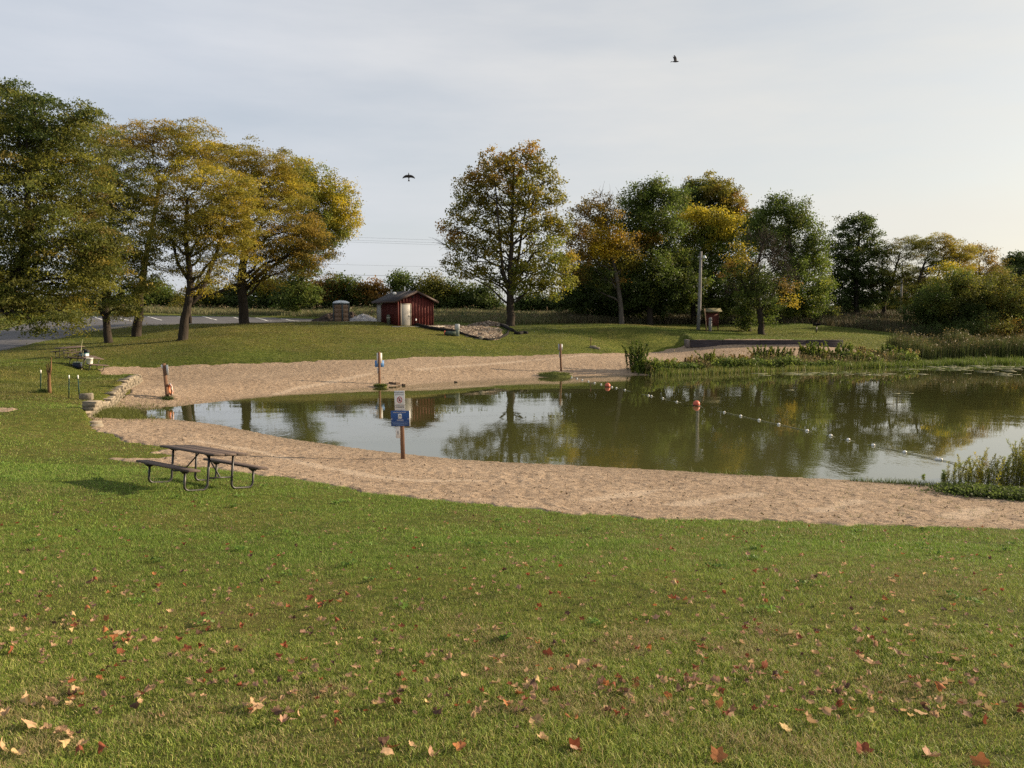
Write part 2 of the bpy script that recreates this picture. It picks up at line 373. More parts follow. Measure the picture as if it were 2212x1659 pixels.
df = nd(nt, 'ShaderNodeBsdfDiffuse'); df.inputs['Color'].default_value = (.115,.118,.038,1)
tr = nd(nt, 'ShaderNodeBsdfTransparent'); tr.inputs['Color'].default_value = (.75,.72,.45,1)
mx = nd(nt, 'ShaderNodeMixShader'); mx.inputs[0].default_value = .30
nt.links.new(df.outputs[0], mx.inputs[1]); nt.links.new(tr.outputs[0], mx.inputs[2])
fr = nd(nt, 'ShaderNodeFresnel'); fr.inputs['IOR'].default_value = 1.85; nt.links.new(bp.outputs[0], fr.inputs['Normal'])
fm = nd(nt, 'ShaderNodeMath', operation='MULTIPLY', use_clamp=True); fm.inputs[1].default_value = 1.3; nt.links.new(fr.outputs[0], fm.inputs[0])
m2 = nd(nt, 'ShaderNodeMixShader'); nt.links.new(fm.outputs[0], m2.inputs[0]); nt.links.new(mx.outputs[0], m2.inputs[1]); nt.links.new(gl.outputs[0], m2.inputs[2])
nt.links.new(m2.outputs[0], nt.nodes['Material Output'].inputs['Surface'])
cen = np.mean([q[:2] for q in SHORE], axis=0)
mb = MB(); xs = np.linspace(-26, 110, 60); ys = np.linspace(14, 84, 40); xg, yg = np.meshgrid(xs, ys)
dk = sdf(SHORE, xg, yg) > -2.6
wk = cellmask(dk)
tag(grid_obj('pond_water', xg, yg, np.zeros_like(xg), wk, m_water), kind='structure')
# ---- markings on the car park
m_line = plain('line_paint', (.62,.62,.60), .7, .15, 3)
for k, (ua, va, ub, vb, Da, Db2) in enumerate([(125,688,145,692,90,84),(199,682,220,686,96,90),(251,683,285,688.5,95,88),(319,683,349,689,97,90),(383,682.5,413,687.5,99,92),(437,682.5,468,688,100,92),(505,684,538,688.5,98,91),(553,685,586,689,98,91),(607,686.5,645,690,97,91)]):
    a, bb = ground(ua, va, Da), ground(ub, vb, Db2)
    a = P(ua, va, Da); bb = P(ub, vb, Db2)
    d = (bb-a)[:2]; L_ = np.linalg.norm(d); d = d/L_; nn = np.array([-d[1], d[0]])*.09
    V = []; Q = []
    for i, t in enumerate(np.linspace(0, 1, 14)):
        for sgn in (-1, 1):
            q = a[:2]+d*L_*t+nn*sgn; V.append((q[0], q[1], gz(*q)-.05+.012))
        if i: Q.append((2*i-2, 2*i-1, 2*i+1, 2*i))
    mb = MB(); mb.add(V, Q); o = mb.build('parking_line', m_line)
    tag(o, kind='structure')
def strip(name, pl, w, dz, mat, th=.0, fromgrid=True, n=60):
    pl = np.asarray(pl)[:, :2]; seg = np.concatenate([[0], np.cumsum(np.linalg.norm(np.diff(pl, axis=0), axis=1))])
    t = np.linspace(0, seg[-1], n); q = np.stack([np.interp(t, seg, pl[:,0]), np.interp(t, seg, pl[:,1])], 1)
    d = np.gradient(q, axis=0); d /= np.linalg.norm(d, axis=1)[:,None]; nn = np.stack([-d[:,1], d[:,0]], 1)*w/2
    mb = MB(); V = []
    for i in range(n):
        a, c = q[i]-nn[i], q[i]+nn[i]; z = gz(*q[i])+dz
        V += [(a[0],a[1],z-.15),(a[0],a[1],z),(c[0],c[1],z),(c[0],c[1],z-.15)]
    Fs = [(4*i+k, 4*i+k+1, 4*i+k+5, 4*i+k+4) for i in range(n-1) for k in range(3)]
    mb.add(V, Fs); return mb.build(name, mat)
m_conc = plain('concrete', (.42,.39,.34), .9, .2, 4)
tag(strip('kerb', [P(*c) for c in [(200,714.2,72.8),(300,702.3,76.4),(400,698.3,78.5),(560,696.3,79.5),(700,694.3,80.5),(800,693.3,82.4)]], .16, .06, m_conc), kind='structure')
# ================================================================== TREES
m_leaf = leafmat('leaves', .48)
m_blade = leafmat('grass_blades', .35, .55)
def barkmat(name, c, sc=7):
    m, nt, b = newmat(name); v = coords(nt, (1,1,.18)); n = noise(nt, v, sc, 6, .7)
    nt.links.new(ramp(nt, n, [(.3, tuple(q*.4 for q in c)), (.65, c), (.85, tuple(q*1.5 for q in c))]), b.inputs['Base Color'])
    b.inputs['Roughness'].default_value = .95; b.inputs['Specular IOR Level'].default_value = .1; bump(nt, b, n, .06); return m
m_bark = barkmat('bark', (.050,.041,.033)); m_barkg = barkmat('grey_bark', (.12,.105,.09)); m_twig = barkmat('dry_twigs', (.21,.19,.17))
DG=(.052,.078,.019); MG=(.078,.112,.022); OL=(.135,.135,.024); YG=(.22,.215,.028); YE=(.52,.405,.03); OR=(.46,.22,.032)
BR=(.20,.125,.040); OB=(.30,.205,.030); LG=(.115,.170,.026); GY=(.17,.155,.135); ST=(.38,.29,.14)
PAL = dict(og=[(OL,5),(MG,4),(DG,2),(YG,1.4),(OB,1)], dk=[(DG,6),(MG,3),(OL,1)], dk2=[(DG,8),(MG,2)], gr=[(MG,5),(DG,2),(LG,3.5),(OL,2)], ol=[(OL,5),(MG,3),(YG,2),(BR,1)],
  lo=[(OL,5),(OB,2),(YG,2),(MG,2)], ly=[(OB,4),(OL,3),(YG,4),(YE,1.5)], lyy=[(YG,4),(OB,3),(YE,3.5),(OL,1)], lb=[(OB,6),(BR,1.5),(OL,2.5),(YG,1.5)],
  ye=[(YE,6),(YG,3),(LG,1)], yg=[(YG,5),(LG,3),(OL,2),(YE,1)], orr=[(OR,4),(OB,3),(BR,2),(OL,2)], yo=[(YE,6),(OR,1.2),(OB,2)],
  ob=[(OB,4),(BR,3),(OL,3),(OR,.6)], mp=[(OL,4.5),(MG,1.5),(YG,4),(OB,2.5),(YE,.6)], mo=[(OL,3.5),(OR,2.2),(OB,4),(YG,1.5)], br=[(BR,5),(OB,2),(OL,3)],
  lg=[(LG,5),(MG,3),(YG,2)], gy=[(GY,5),(BR,2)], rd=[(BR,4),(OR,2),(DG,2)], st=[(ST,5),(OL,3),(BR,1)])
def pick(pal, n, rng):
    cs = np.array([c for c, w in PAL[pal]]); w = np.array([w for c, w in PAL[pal]], float); w /= w.sum()
    m = (cs*w[:,None]).sum(0); return cs[rng.choice(len(cs), n, p=w)]*.52+m*.48
def leaves(mb, cen, nper, spread, size, cols, rng, flat=1.0, droop=0.0, aspect=1.6, up=.4):
    """leaf quads scattered about spray centres cen (n,3)"""
    n = len(cen); N = n*nper
    off = rng.normal(size=(N,3))*spread; off[:,2] *= flat
    r2 = np.hypot(off[:,0], off[:,1]); off[:,2] -= droop*r2*r2/max(spread,1e-3)
    c = np.repeat(cen, nper, axis=0)+off
    nrm = rng.normal(size=(N,3)); nrm[:,2] += up*np.sign(rng.random(N)-.2)*1.5; nrm /= np.linalg.norm(nrm, axis=1)[:,None]
    t = rng.normal(size=(N,3)); t -= nrm*(t*nrm).sum(1)[:,None]; t /= np.linalg.norm(t, axis=1)[:,None]+1e-9
    bt = np.cross(nrm, t); s = size*(.6+.8*rng.random((N,1)))
    q = np.stack([c-t*s*.5*aspect, c+bt*s*.5-t*s*.1, c+t*s*.5*aspect, c-bt*s*.5+t*s*.12+nrm*s*.15], 1)
    col = np.repeat(cols, nper, axis=0)*(.86+.28*rng.random((N,1)))
    mb.polys(q, np.clip(col, 0, 1))
def tree(name, label, cat, D, trunk, lobes, leaf=.17, flat=.6, droop=.0, dens=1.0, nper=26, bark=None, seed=0, group=None, twig=.25, spread=.34, kidslim=True, limbs=None, fork=.35, aspect=1.5, wide=1.0):
    """trunk: (u,v,radius m[,dD]) from the ground up; lobes: (u,v,ru,palette[,density[,dD[,rv]]])"""
    rng = np.random.default_rng(1000+seed)
    tp = []; tr = []
    for k, q in enumerate(trunk):
        p = P(q[0], q[1], D+(q[3] if len(q) > 3 else 0)); tp.append(p); tr.append(q[2])
    tp = np.array(tp); tp[0][2] = min(gz(tp[0][0], tp[0][1]), tp[0][2]+.6)-.08
    base = tp[0].copy(); base[2] += .08
    if aspect < 2 and not group: leaf *= .72; nper = int(nper*2.1)
    root = thing(name, base, label, cat, group=group)
    wood = MB(); crown = MB()
    # smooth trunk with a root flare
    hgt = np.linspace(0, 1, 3*len(tp)); kk = np.linspace(0, 1, len(tp))
    pp = np.stack([np.interp(hgt, kk, tp[:,i]) for i in range(3)], 1); rr = np.interp(hgt, kk, tr)
    pp[1:-1] = (pp[:-2]+2*pp[1:-1]+pp[2:])/4
    pp[1:-1] += rng.normal(size=(len(pp)-2,3))*rr[1:-1,None]*.12
    rr[0] *= 1.45; 
    if len(rr) > 1: rr[1] *= 1.04
    fl = pp[0]+(pp[1]-pp[0])*.25; pp = np.concatenate([pp[:1], [fl], pp[1:]]); rr = np.concatenate([rr[:1], [rr[2]*1.1], rr[1:]])
    tube(wood, pp, rr, 12)
    for lb in lobes:
        u, v, ru, pal = lb[:4]; u = trunk[-1][0]+(u-trunk[-1][0])*wide; ru = ru*(.35+.65*wide if wide < 1.05 else 1.06*wide**.8); dn = lb[4] if len(lb) > 4 else 1.0
        r = 1.10*ru*D/F; dd = lb[5] if len(lb) > 5 else rng.uniform(-.55, .55)*r
        rv = (lb[6] if len(lb) > 6 else ru*.85)*D/F
        c = P(u, v, D+dd)
        # limb from the trunk to the lobe
        want = c[2]-rv*.5-.45*math.hypot(c[0]-pp[-1][0], c[1]-pp[-1][1])
        cand = [i for i in range(int(len(pp)*fork), len(pp))]
        i0 = min(cand, key=lambda i: abs(pp[i][2]-want))
        a = pp[i0]; rl = min(rr[i0]*.55, .05+.035*r*1.3)
        dist = np.linalg.norm(c-a)
        mid = a*.45+c*.55+np.array([0,0,.10*dist])+rng.normal(size=3)*.08*dist
        path = bez(a, mid, c, 9); path[1:-1] += rng.normal(size=(7,3))*.025*dist
        tube(wood, path, np.linspace(rl, .028, 9), 6, caps=False)
        nsp = int(max(5, dn*dens*9.5*(r*r*1.0+.35*r)))
        dirs = rng.normal(size=(nsp,3)); dirs /= np.linalg.norm(dirs, axis=1)[:,None]
        rad = rng.random((nsp,1))**.42; rad = np.where(rng.random((nsp,1)) < .13, rng.uniform(1.0, 1.32, (nsp,1)), rad)
        cen = c+dirs*rad*np.array([r, r, rv])*(.88+.3*vnoise(dirs[:,0]*3+u, dirs[:,2]*3+v, 1.0, 5)[:,None])
        cen = cen[cen[:,2] > base[2]+.3] if dn > 0 else cen
        nsp = len(cen)
        # twigs
        for k in range(int(nsp*twig)):
            s0 = path[rng.integers(4, 9)]; e = cen[k]
            m_ = (s0+e)/2+np.array([0,0,.12*np.linalg.norm(e-s0)])+rng.normal(size=3)*.1
            tube(wood, bez(s0, m_, e, 4), np.linspace(.03, .010, 4), 3, caps=False)
        if pal == 'bare':
            for k in range(nsp):
                e = cen[k]
                for _ in range(5):
                    q = e+rng.normal(size=3)*.55+np.array([0,0,.3]); tube(wood, [path[rng.integers(5,9)]*.15+e*.85, (e+q)/2+rng.normal(size=3)*.08, q], [.022,.014,.006], 3, caps=False)
            continue
        leaves(crown, cen, nper, spread, leaf, pick(pal, nsp, rng)*(.68+.62*rng.random((nsp,1))), rng, flat, droop, aspect)
    for lm in (limbs or []):
        q = np.array([P(u, v, D+(d_ if d_ else 0)) for u, v, _r, d_ in lm]); tube(wood, q, [w[2] for w in lm], 8)
    wood.build('trunk', bark or m_bark, root, base, smooth=True)
    if crown.n: crown.build('crown', m_leaf, root, base)
    return root
LOC = 'honey locusts by the parking lot'
K = dict(flat=.28, droop=.18, leaf=.070, spread=.40, nper=120, aspect=2.3)
tree('locust_tree', 'huge dark olive locust hanging over the road, its trunk outside the frame', 'tree', 48,
 [(-90,760,.5),(-70,690,.45),(-20,640,.36),(40,600,.28),(60,500,.2),(60,380,.15)],
 [(-70,300,130,'og',1,2),(30,240,75,'og'),(95,265,70,'dk'),(170,262,52,'og'),(60,330,100,'og'),(150,340,80,'og'),(-20,430,110,'ol'),(90,440,105,'ol'),(180,430,70,'ol'),(40,545,95,'og'),(140,540,80,'og'),(210,515,55,'ol'),(-20,600,80,'og'),(60,635,70,'og'),(130,640,62,'og',.9),(110,690,40,'og',.5,-2,26),(165,688,28,'og',.5,-1),(60,690,36,'og',.45,-2,22),(10,660,46,'og',.5,-1,32),(200,600,50,'ol'),(215,570,44,'og'),(20,190,34,'dk',.8),(80,215,30,'dk',.7),(185,236,24,'dk',.7),(-40,680,45,'og',.4,-1,30)],
 seed=1, dens=.95, group=LOC, **K)
tree('locust_tree', 'green and olive locust with a slim leaning trunk, first in from the road', 'tree', 67,
 [(235,742,.33),(229,690,.27),(228,640,.25),(236,560,.2),(240,440,.14)],
 [(225,330,72,'ol'),(270,385,70,'ol'),(215,430,70,'og'),(292,455,60,'ol'),(250,520,72,'og'),(310,545,42,'ol'),(190,560,62,'og'),(245,610,60,'og'),(310,610,42,'og',.8),(190,640,52,'og'),(260,665,36,'og',.7,None or -1,22),(225,290,34,'lb',.7)],
 seed=2, dens=.85, group=LOC, **K)
tree('locust_tree', 'tall thin bronze locust between its neighbours, with sky showing through its top', 'tree', 71,
 [(295,728,.42),(299,680,.34),(306,620,.3),(322,520,.2),(345,400,.12)],
 [(280,305,42,'lb'),(330,295,48,'lb'),(385,298,48,'ly'),(435,305,48,'ly'),(470,330,36,'ly'),(335,350,44,'lb',.6),(395,350,52,'ly',.8),(300,350,34,'lb',.5),(340,440,40,'lb',.35),(330,500,36,'lb',.5),(310,400,28,'lb',.35)],
 seed=3, dens=.8, group=LOC, **K)
tree('locust_tree', 'golden locust whose thick trunk forks low over a bent limb, nearest the beach', 'tree', 66,
 [(395,737,.40),(398,690,.33),(408,655,.31),(412,600,.25),(400,520,.17),(405,430,.11)],
 [(390,425,62,'ly'),(445,395,62,'lyy'),(500,420,58,'ly'),(410,480,60,'ly'),(470,480,65,'ly'),(530,475,48,'ly'),(370,520,52,'lo'),(440,545,56,'lo',.6),(505,545,50,'ly',.9),(385,580,34,'lo',.35),(475,592,38,'ly',.4),(350,470,36,'lo',.6),(440,615,24,'ly',.35)],
 seed=4, dens=.82, group=LOC, limbs=[[(405,662,.27,0),(432,635,.22,.5),(447,600,.19,1),(470,540,.14,1),(490,450,.08,1)],[(411,610,.17,0),(384,570,.13,0),(370,510,.09,0)]], **K)
tree('locust_tree', 'broad golden brown locust with the straightest, darkest trunk, at the lot edge', 'tree', 77,
 [(528,700,.47),(525,650,.42),(522,605,.42),(530,520,.25),(540,400,.14)],
 [(500,345,52,'lb'),(555,345,56,'ly'),(605,370,52,'ly'),(560,410,60,'ly'),(625,430,56,'ly'),(575,475,60,'ly'),(640,490,56,'lb'),(600,540,56,'lb'),(665,535,50,'lb'),(685,570,34,'lb',.7),(540,540,48,'ly'),(560,590,40,'lb',.7),(520,430,44,'ly'),(500,590,30,'lb',.5),(625,585,32,'lb',.6)],
 seed=5, dens=.82, group=LOC, limbs=[[(528,625,.22,0),(560,595,.18,0),(610,560,.13,0),(660,530,.08,0)],[(520,612,.2,0),(470,632,.15,-1),(430,645,.1,-2)]], **K)
tree('ash_tree', 'bright yellow and green rounded ash peeping out right of the golden locusts', 'tree', 103,
 [(640,681,.3),(644,640,.25),(660,560,.2),(680,460,.12)],
 [(640,375,34,'yg'),(670,395,46,'yg'),(715,420,44,'ye'),(748,445,30,'ye'),(742,480,34,'ye'),(700,470,48,'yg'),(735,505,28,'yg'),(690,520,40,'gr'),(655,440,44,'yg'),(645,635,30,'gr'),(625,650,26,'gr'),(668,640,26,'gr'),(655,580,30,'gr',.9),(640,610,30,'gr',.9),(640,550,34,'gr')],
 seed=6, dens=1.05, leaf=.2, flat=.8)
tree('young_tree', 'thin dark young trunk standing just behind the forked golden locust', 'tree', 79,
 [(411,701,.2),(409,675,.17),(410,645,.14),(430,600,.08)], [(430,610,34,'lyy',.6),(395,640,24,'ly',.5)], seed=7, **K)
tree('maple_tree', 'tall lone maple, orange at the top and yellow below, beside the dirt patch', 'tree', 84,
 [(1103,707,.45),(1103,670,.37),(1102,638,.37),(1104,560,.24),(1108,440,.13),(1110,360,.07)],
 [(1140,332,26,'mo'),(1110,350,30,'mo'),(1072,352,32,'mo'),(1165,358,28,'mp'),(1045,378,30,'mo'),(1012,392,26,'mo'),(1095,390,36,'mo'),(1140,395,36,'mp'),(1185,390,28,'mp'),(1050,425,36,'mp'),(1008,430,28,'mp'),(1100,440,38,'mp'),(1155,440,36,'mp'),(1200,432,24,'mp'),(995,470,28,'mp',.8),(1040,480,38,'mp'),(1090,500,38,'mp'),(1145,490,40,'mp'),(1195,480,32,'mp'),(985,505,24,'mo',.8),(1010,530,36,'mp'),(1060,540,38,'mp',.8),(1180,535,38,'yg'),(1215,500,22,'mp'),(975,560,20,'mp',.7),(1000,585,32,'mp',.8),(1050,590,34,'mp',.7),(1120,560,38,'mp'),(1150,590,40,'yg'),(1200,580,34,'yg'),(1225,560,20,'lyy'),(1130,618,26,'yg'),(1185,620,28,'yg'),(1225,610,20,'yg',.8),(1080,600,30,'ol',.5),(958,490,14,'mo',.5),(962,535,16,'bare',.5)],
 seed=8, dens=.88, leaf=.2, nper=22, spread=.30, flat=.75,
 limbs=[[(1103,640,.23,0),(1086,585,.17,-.5),(1078,500,.12,-1),(1070,400,.06,-1)],[(1103,635,.2,0),(1118,570,.15,.5),(1130,480,.1,1),(1150,390,.05,1)],[(1102,660,.12,0),(1083,645,.1,-1),(1060,622,.07,-1),(1020,600,.04,-1)]])
tree('orange_tree', 'half bare orange and yellow tree with a pale grey trunk, right of the lone maple', 'tree', 90,
 [(1343,699,.3),(1341,660,.25),(1334,610,.22),(1322,550,.16),(1310,470,.08)],
 [(1290,450,26,'ob',.9),(1312,470,26,'ob',.9),(1270,470,24,'ob',.8),(1300,505,32,'yo',1.5),(1318,530,26,'yo',1.7),(1292,540,20,'yo',1.6),(1330,560,26,'mp'),(1300,600,26,'dk'),(1258,510,28,'ob',.8),(1250,545,28,'ob',.8),(1268,575,30,'mp',.8),(1345,520,24,'ob',.7),(1352,560,26,'mp',.8),(1335,600,20,'ob',.5),(1308,440,22,'bare',.5),(1245,600,24,'ob',.6)],
 seed=9, wide=1.18, dens=.95, leaf=.18, bark=m_barkg, flat=.75)
tree('dark_tree', 'low near-black tree filling the gap behind the orange tree', 'tree', 99,
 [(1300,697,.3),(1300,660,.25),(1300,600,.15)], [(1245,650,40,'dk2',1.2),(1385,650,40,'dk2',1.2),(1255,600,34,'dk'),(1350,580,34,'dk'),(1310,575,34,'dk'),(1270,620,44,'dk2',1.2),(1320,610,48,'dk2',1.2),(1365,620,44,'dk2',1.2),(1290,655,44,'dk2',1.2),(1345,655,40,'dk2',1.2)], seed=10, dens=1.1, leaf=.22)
tree('broadleaf_tree', 'tall dark green broadleaf tree with a small bronze patch, left of the utility pole', 'tree', 93,
 [(1404,697,.38),(1404,660,.32),(1405,600,.25),(1410,500,.15),(1412,430,.08)],
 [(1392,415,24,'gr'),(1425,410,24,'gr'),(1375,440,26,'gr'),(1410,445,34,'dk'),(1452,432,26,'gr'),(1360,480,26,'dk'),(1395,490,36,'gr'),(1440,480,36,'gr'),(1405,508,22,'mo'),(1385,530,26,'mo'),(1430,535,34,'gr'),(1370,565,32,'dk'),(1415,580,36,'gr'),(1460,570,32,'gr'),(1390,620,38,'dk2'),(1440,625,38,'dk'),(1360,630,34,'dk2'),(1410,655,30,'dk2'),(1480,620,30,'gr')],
 seed=11, wide=1.15, dens=1.1, leaf=.2, flat=.8)
tree('broadleaf_tree', 'tallest dark bronze tree rising at the back above the yellow crown', 'tree', 112,
 [(1535,692,.4),(1535,600,.3),(1535,450,.15)],
 [(1530,405,28,'mp'),(1505,415,24,'dk'),(1555,412,24,'mp'),(1482,432,22,'dk'),(1580,430,20,'ob'),(1530,440,34,'dk'),(1565,455,28,'mp'),(1500,455,28,'dk'),(1590,465,16,'ob'),(1570,490,26,'mp'),(1615,480,24,'dk2'),(1610,520,26,'dk2'),(1540,500,34,'dk')],
 seed=12, wide=1.18, dens=1.1, leaf=.22)
tree('ash_tree', 'ash with two brilliant yellow domes over a green skirt, behind the utility pole', 'tree', 97,
 [(1497,699,.32),(1497,660,.28),(1500,610,.24),(1520,540,.16),(1525,480,.08)],
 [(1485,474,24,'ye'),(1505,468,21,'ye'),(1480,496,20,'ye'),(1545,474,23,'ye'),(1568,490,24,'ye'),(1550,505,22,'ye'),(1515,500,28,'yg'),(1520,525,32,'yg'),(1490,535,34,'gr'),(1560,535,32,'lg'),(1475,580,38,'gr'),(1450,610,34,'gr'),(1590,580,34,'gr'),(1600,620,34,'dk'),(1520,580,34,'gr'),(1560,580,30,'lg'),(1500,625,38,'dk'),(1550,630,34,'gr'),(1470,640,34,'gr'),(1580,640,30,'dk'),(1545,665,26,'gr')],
 seed=13, wide=1.15, dens=1.1, leaf=.19, flat=.8)
tree('broadleaf_tree', 'big fresh green tree with a spiky leaning top, behind the half dead tree', 'tree', 99,
 [(1742,697,.36),(1735,660,.3),(1715,590,.25),(1700,480,.12)],
 [(1690,440,24,'gr'),(1665,455,24,'gr'),(1715,455,24,'gr'),(1640,480,22,'gr'),(1690,490,38,'gr'),(1735,490,28,'gr'),(1650,520,32,'gr'),(1710,535,40,'gr'),(1755,525,28,'gr'),(1770,560,20,'lg'),(1740,575,36,'lg'),(1700,590,40,'gr'),(1765,610,26,'lg'),(1730,630,38,'lg'),(1690,640,36,'gr'),(1765,645,24,'gr'),(1710,668,28,'lg'),(1750,672,22,'gr')],
 seed=14, wide=1.05, dens=1.15, leaf=.19, flat=.9)
tree('half_dead_tree', 'leaning half dead tree with grey bare twigs and ivy, on the far lawn', 'tree', 86,
 [(1645,724,.36),(1643,690,.3),(1638,650,.26),(1622,610,.2),(1640,560,.12),(1650,520,.07)],
 [(1600,545,32,'lyy',.45),(1640,520,30,'bare',1.0),(1668,545,32,'bare',1.0),(1615,575,30,'lyy',.45),(1650,575,34,'bare',1.0),(1690,575,28,'bare',.9),(1590,600,28,'gr',.5),(1575,585,22,'orr',.4),(1632,610,34,'dk',.8),(1660,615,30,'dk',.8),(1590,625,26,'bare',.9),(1690,620,28,'ob',.45),(1710,650,20,'lyy',.5),(1640,650,30,'dk',.8),(1700,600,24,'bare',.9),(1665,660,26,'gr',.7),(1660,692,16,'gr',1.0,-.3),(1610,645,22,'gr',.6)],
 seed=15, dens=1.0, leaf=.16, bark=m_bark, limbs=[[(1640,665,.16,0),(1618,640,.12,0),(1600,600,.08,0)],[(1641,672,.16,0),(1668,640,.11,.5),(1690,600,.07,1)]])
tree('ivy_clad_stump', 'short trunk wrapped in dark ivy, just left of the half dead tree', 'tree', 89,
 [(1617,716,.3),(1617,690,.25),(1618,650,.2)], [(1612,690,17,'gr',1.6,-.3),(1622,670,17,'dk',1.5,-.3),(1608,705,11,'dk',1.8,-.3),(1626,650,16,'dk',1.4,0),(1600,672,13,'gr',1.4)], seed=16, dens=1.2, leaf=.16)
tree('oak_tree', 'dark upright oak in silhouette, standing alone right of the green tree', 'tree', 112,
 [(1850,689,.36),(1850,650,.32),(1851,580,.24),(1856,500,.1)],
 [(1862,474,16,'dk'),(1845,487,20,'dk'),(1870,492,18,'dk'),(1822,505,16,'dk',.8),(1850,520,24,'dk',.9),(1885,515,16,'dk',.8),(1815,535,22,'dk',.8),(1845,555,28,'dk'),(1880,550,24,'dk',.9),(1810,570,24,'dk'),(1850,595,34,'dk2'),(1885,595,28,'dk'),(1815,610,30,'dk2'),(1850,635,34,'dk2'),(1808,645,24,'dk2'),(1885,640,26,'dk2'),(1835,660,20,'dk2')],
 seed=17, wide=1.15, dens=.85, leaf=.22)
tree('locust_tree', 'flat topped thin locust with forked dark limbs, beside the dark oak', 'tree', 112,
 [(1909,690,.3),(1909,660,.26),(1912,650,.25),(1924,620,.2),(1935,580,.12),(1945,545,.07)],
 [(1905,545,22,'ol',.6),(1930,530,22,'ol',.7),(1960,527,24,'ol',.8),(1985,535,24,'ol',.8),(1900,575,24,'ol',.6),(1935,560,24,'ol',.5),(1968,555,24,'ol',.6),(1915,605,24,'ol',.9),(1890,600,20,'ol',.9),(1895,640,22,'ol',.6),(1950,600,26,'ol',.8),(1975,585,24,'ol',.8)],
 seed=18, dens=.9, group=None, limbs=[[(1909,655,.15,0),(1906,610,.1,0),(1905,560,.06,0)]], **K)
tree('locust_tree', 'arching olive locust leaning from the thicket at the pond corner', 'tree', 110,
 [(2035,690,.3),(2015,650,.26),(1990,622,.22),(1985,600,.18),(2000,560,.1)],
 [(2005,530,22,'ol',.8),(2030,522,22,'ly',.9),(2055,528,24,'ly'),(2075,545,22,'ly'),(2010,560,24,'ol',.8),(2045,560,28,'ly',1),(2080,575,22,'lyy'),(2000,600,28,'ol'),(1985,640,28,'ol'),(2020,625,26,'ol'),(1960,655,22,'ol',.7),(2090,550,22,'ly')],
 seed=19, dens=.95, limbs=[[(2030,640,.16,0),(2025,600,.12,0),(2040,550,.07,0)]], **K)
tree('ash_tree', 'small vivid yellow ash glowing inside the thicket at the pond corner', 'tree', 104,
 [(2040,690,.25),(2040,640,.2),(2045,590,.1)], [(2042,582,22,'ye'),(2052,610,24,'ye'),(2025,610,20,'yg'),(2075,615,24,'yg'),(2045,640,26,'ol')], seed=20, dens=1.0, leaf=.19)
tree('thin_tree', 'thin brownish round topped tree above the right end of the thicket', 'tree', 122,
 [(2120,688,.3),(2118,640,.25),(2115,570,.12)], [(2100,545,24,'br',.6),(2125,545,26,'br',.6),(2145,565,22,'br',.7),(2100,575,24,'br',.6),(2135,590,28,'br',.8),(2110,610,26,'ol',.9),(2140,620,30,'ol'),(2165,600,26,'dk'),(2090,600,26,'ol')], seed=21, dens=.9, leaf=.17)
for k, (u, v, lbl) in enumerate([(2195,566,'dark distant tree at the right edge of the picture, taller of two'),(2160,598,'dark distant tree with a sloping top, beside the tree at the right edge')]):
    tree('dark_tree', lbl, 'tree', 146, [(u,686,.3),(u,640,.25),(u,v,.1)], [(u,v-2,24,'dk2'),(u-18,v+18,24,'dk2'),(u+20,v+20,28,'dk2'),(u,v+45,34,'dk2'),(u+35,v+10,24,'dk2'),(u+30,v+50,34,'dk2'),(u-25,v+50,28,'dk2')], seed=22+k, leaf=.26)
tree('broadleaf_tree', 'hazy olive tree far behind the pale power pole right of the dark oak', 'tree', 140, [(1955,686,.3),(1955,650,.25),(1955,600,.1)], [(1930,640,26,'ol'),(1955,620,26,'ol'),(1985,630,28,'ol'),(1950,655,28,'og'),(1985,660,26,'og'),(1920,662,22,'og')], seed=29, leaf=.24)
# ---- shrubs: dense mounds standing on the ground
def shrub(name, label, cat, u, v, D, lobes, leaf=.16, dens=1.2, seed=0, group=None, nper=24, spread=.3, flat=.8, tall=None):
    """lobes: (du,dv,ru,pal) in the survey's pixels about the foot"""
    return tree(name, label, cat, D, [(u,v,.11),(u+2,v-10,.09),(u,v-22,.06)], [(u+a, v+b, r, pal, 1.0)+tuple(x) for a, b, r, pal, *x in lobes],
                leaf=leaf, dens=dens, seed=seed, group=group, nper=nper, spread=spread, flat=flat, fork=0)
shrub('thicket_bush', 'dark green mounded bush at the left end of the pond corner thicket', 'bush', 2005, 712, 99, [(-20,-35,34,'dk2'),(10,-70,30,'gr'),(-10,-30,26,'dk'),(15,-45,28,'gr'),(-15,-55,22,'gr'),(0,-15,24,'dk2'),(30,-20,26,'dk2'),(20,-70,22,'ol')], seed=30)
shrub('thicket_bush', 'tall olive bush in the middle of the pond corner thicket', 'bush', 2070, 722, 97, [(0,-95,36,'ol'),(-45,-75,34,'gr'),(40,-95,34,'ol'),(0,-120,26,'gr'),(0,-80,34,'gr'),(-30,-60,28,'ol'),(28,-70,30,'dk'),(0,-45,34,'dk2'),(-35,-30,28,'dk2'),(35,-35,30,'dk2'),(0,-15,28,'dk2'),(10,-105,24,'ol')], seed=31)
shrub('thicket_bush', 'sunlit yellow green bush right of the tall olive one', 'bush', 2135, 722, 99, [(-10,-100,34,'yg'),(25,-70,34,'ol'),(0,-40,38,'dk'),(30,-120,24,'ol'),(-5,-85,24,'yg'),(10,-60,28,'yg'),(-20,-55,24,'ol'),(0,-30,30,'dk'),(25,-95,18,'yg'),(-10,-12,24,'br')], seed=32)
shrub('thicket_bush', 'rusty brown low bush behind the tall reeds', 'bush', 2150, 738, 94, [(0,-30,34,'ol'),(45,-35,34,'dk2'),(-45,-25,30,'dk2'),(-30,-15,24,'br'),(5,-25,26,'br'),(35,-20,26,'ob'),(-60,-12,20,'dk2'),(60,-15,24,'br')], seed=33, leaf=.13)
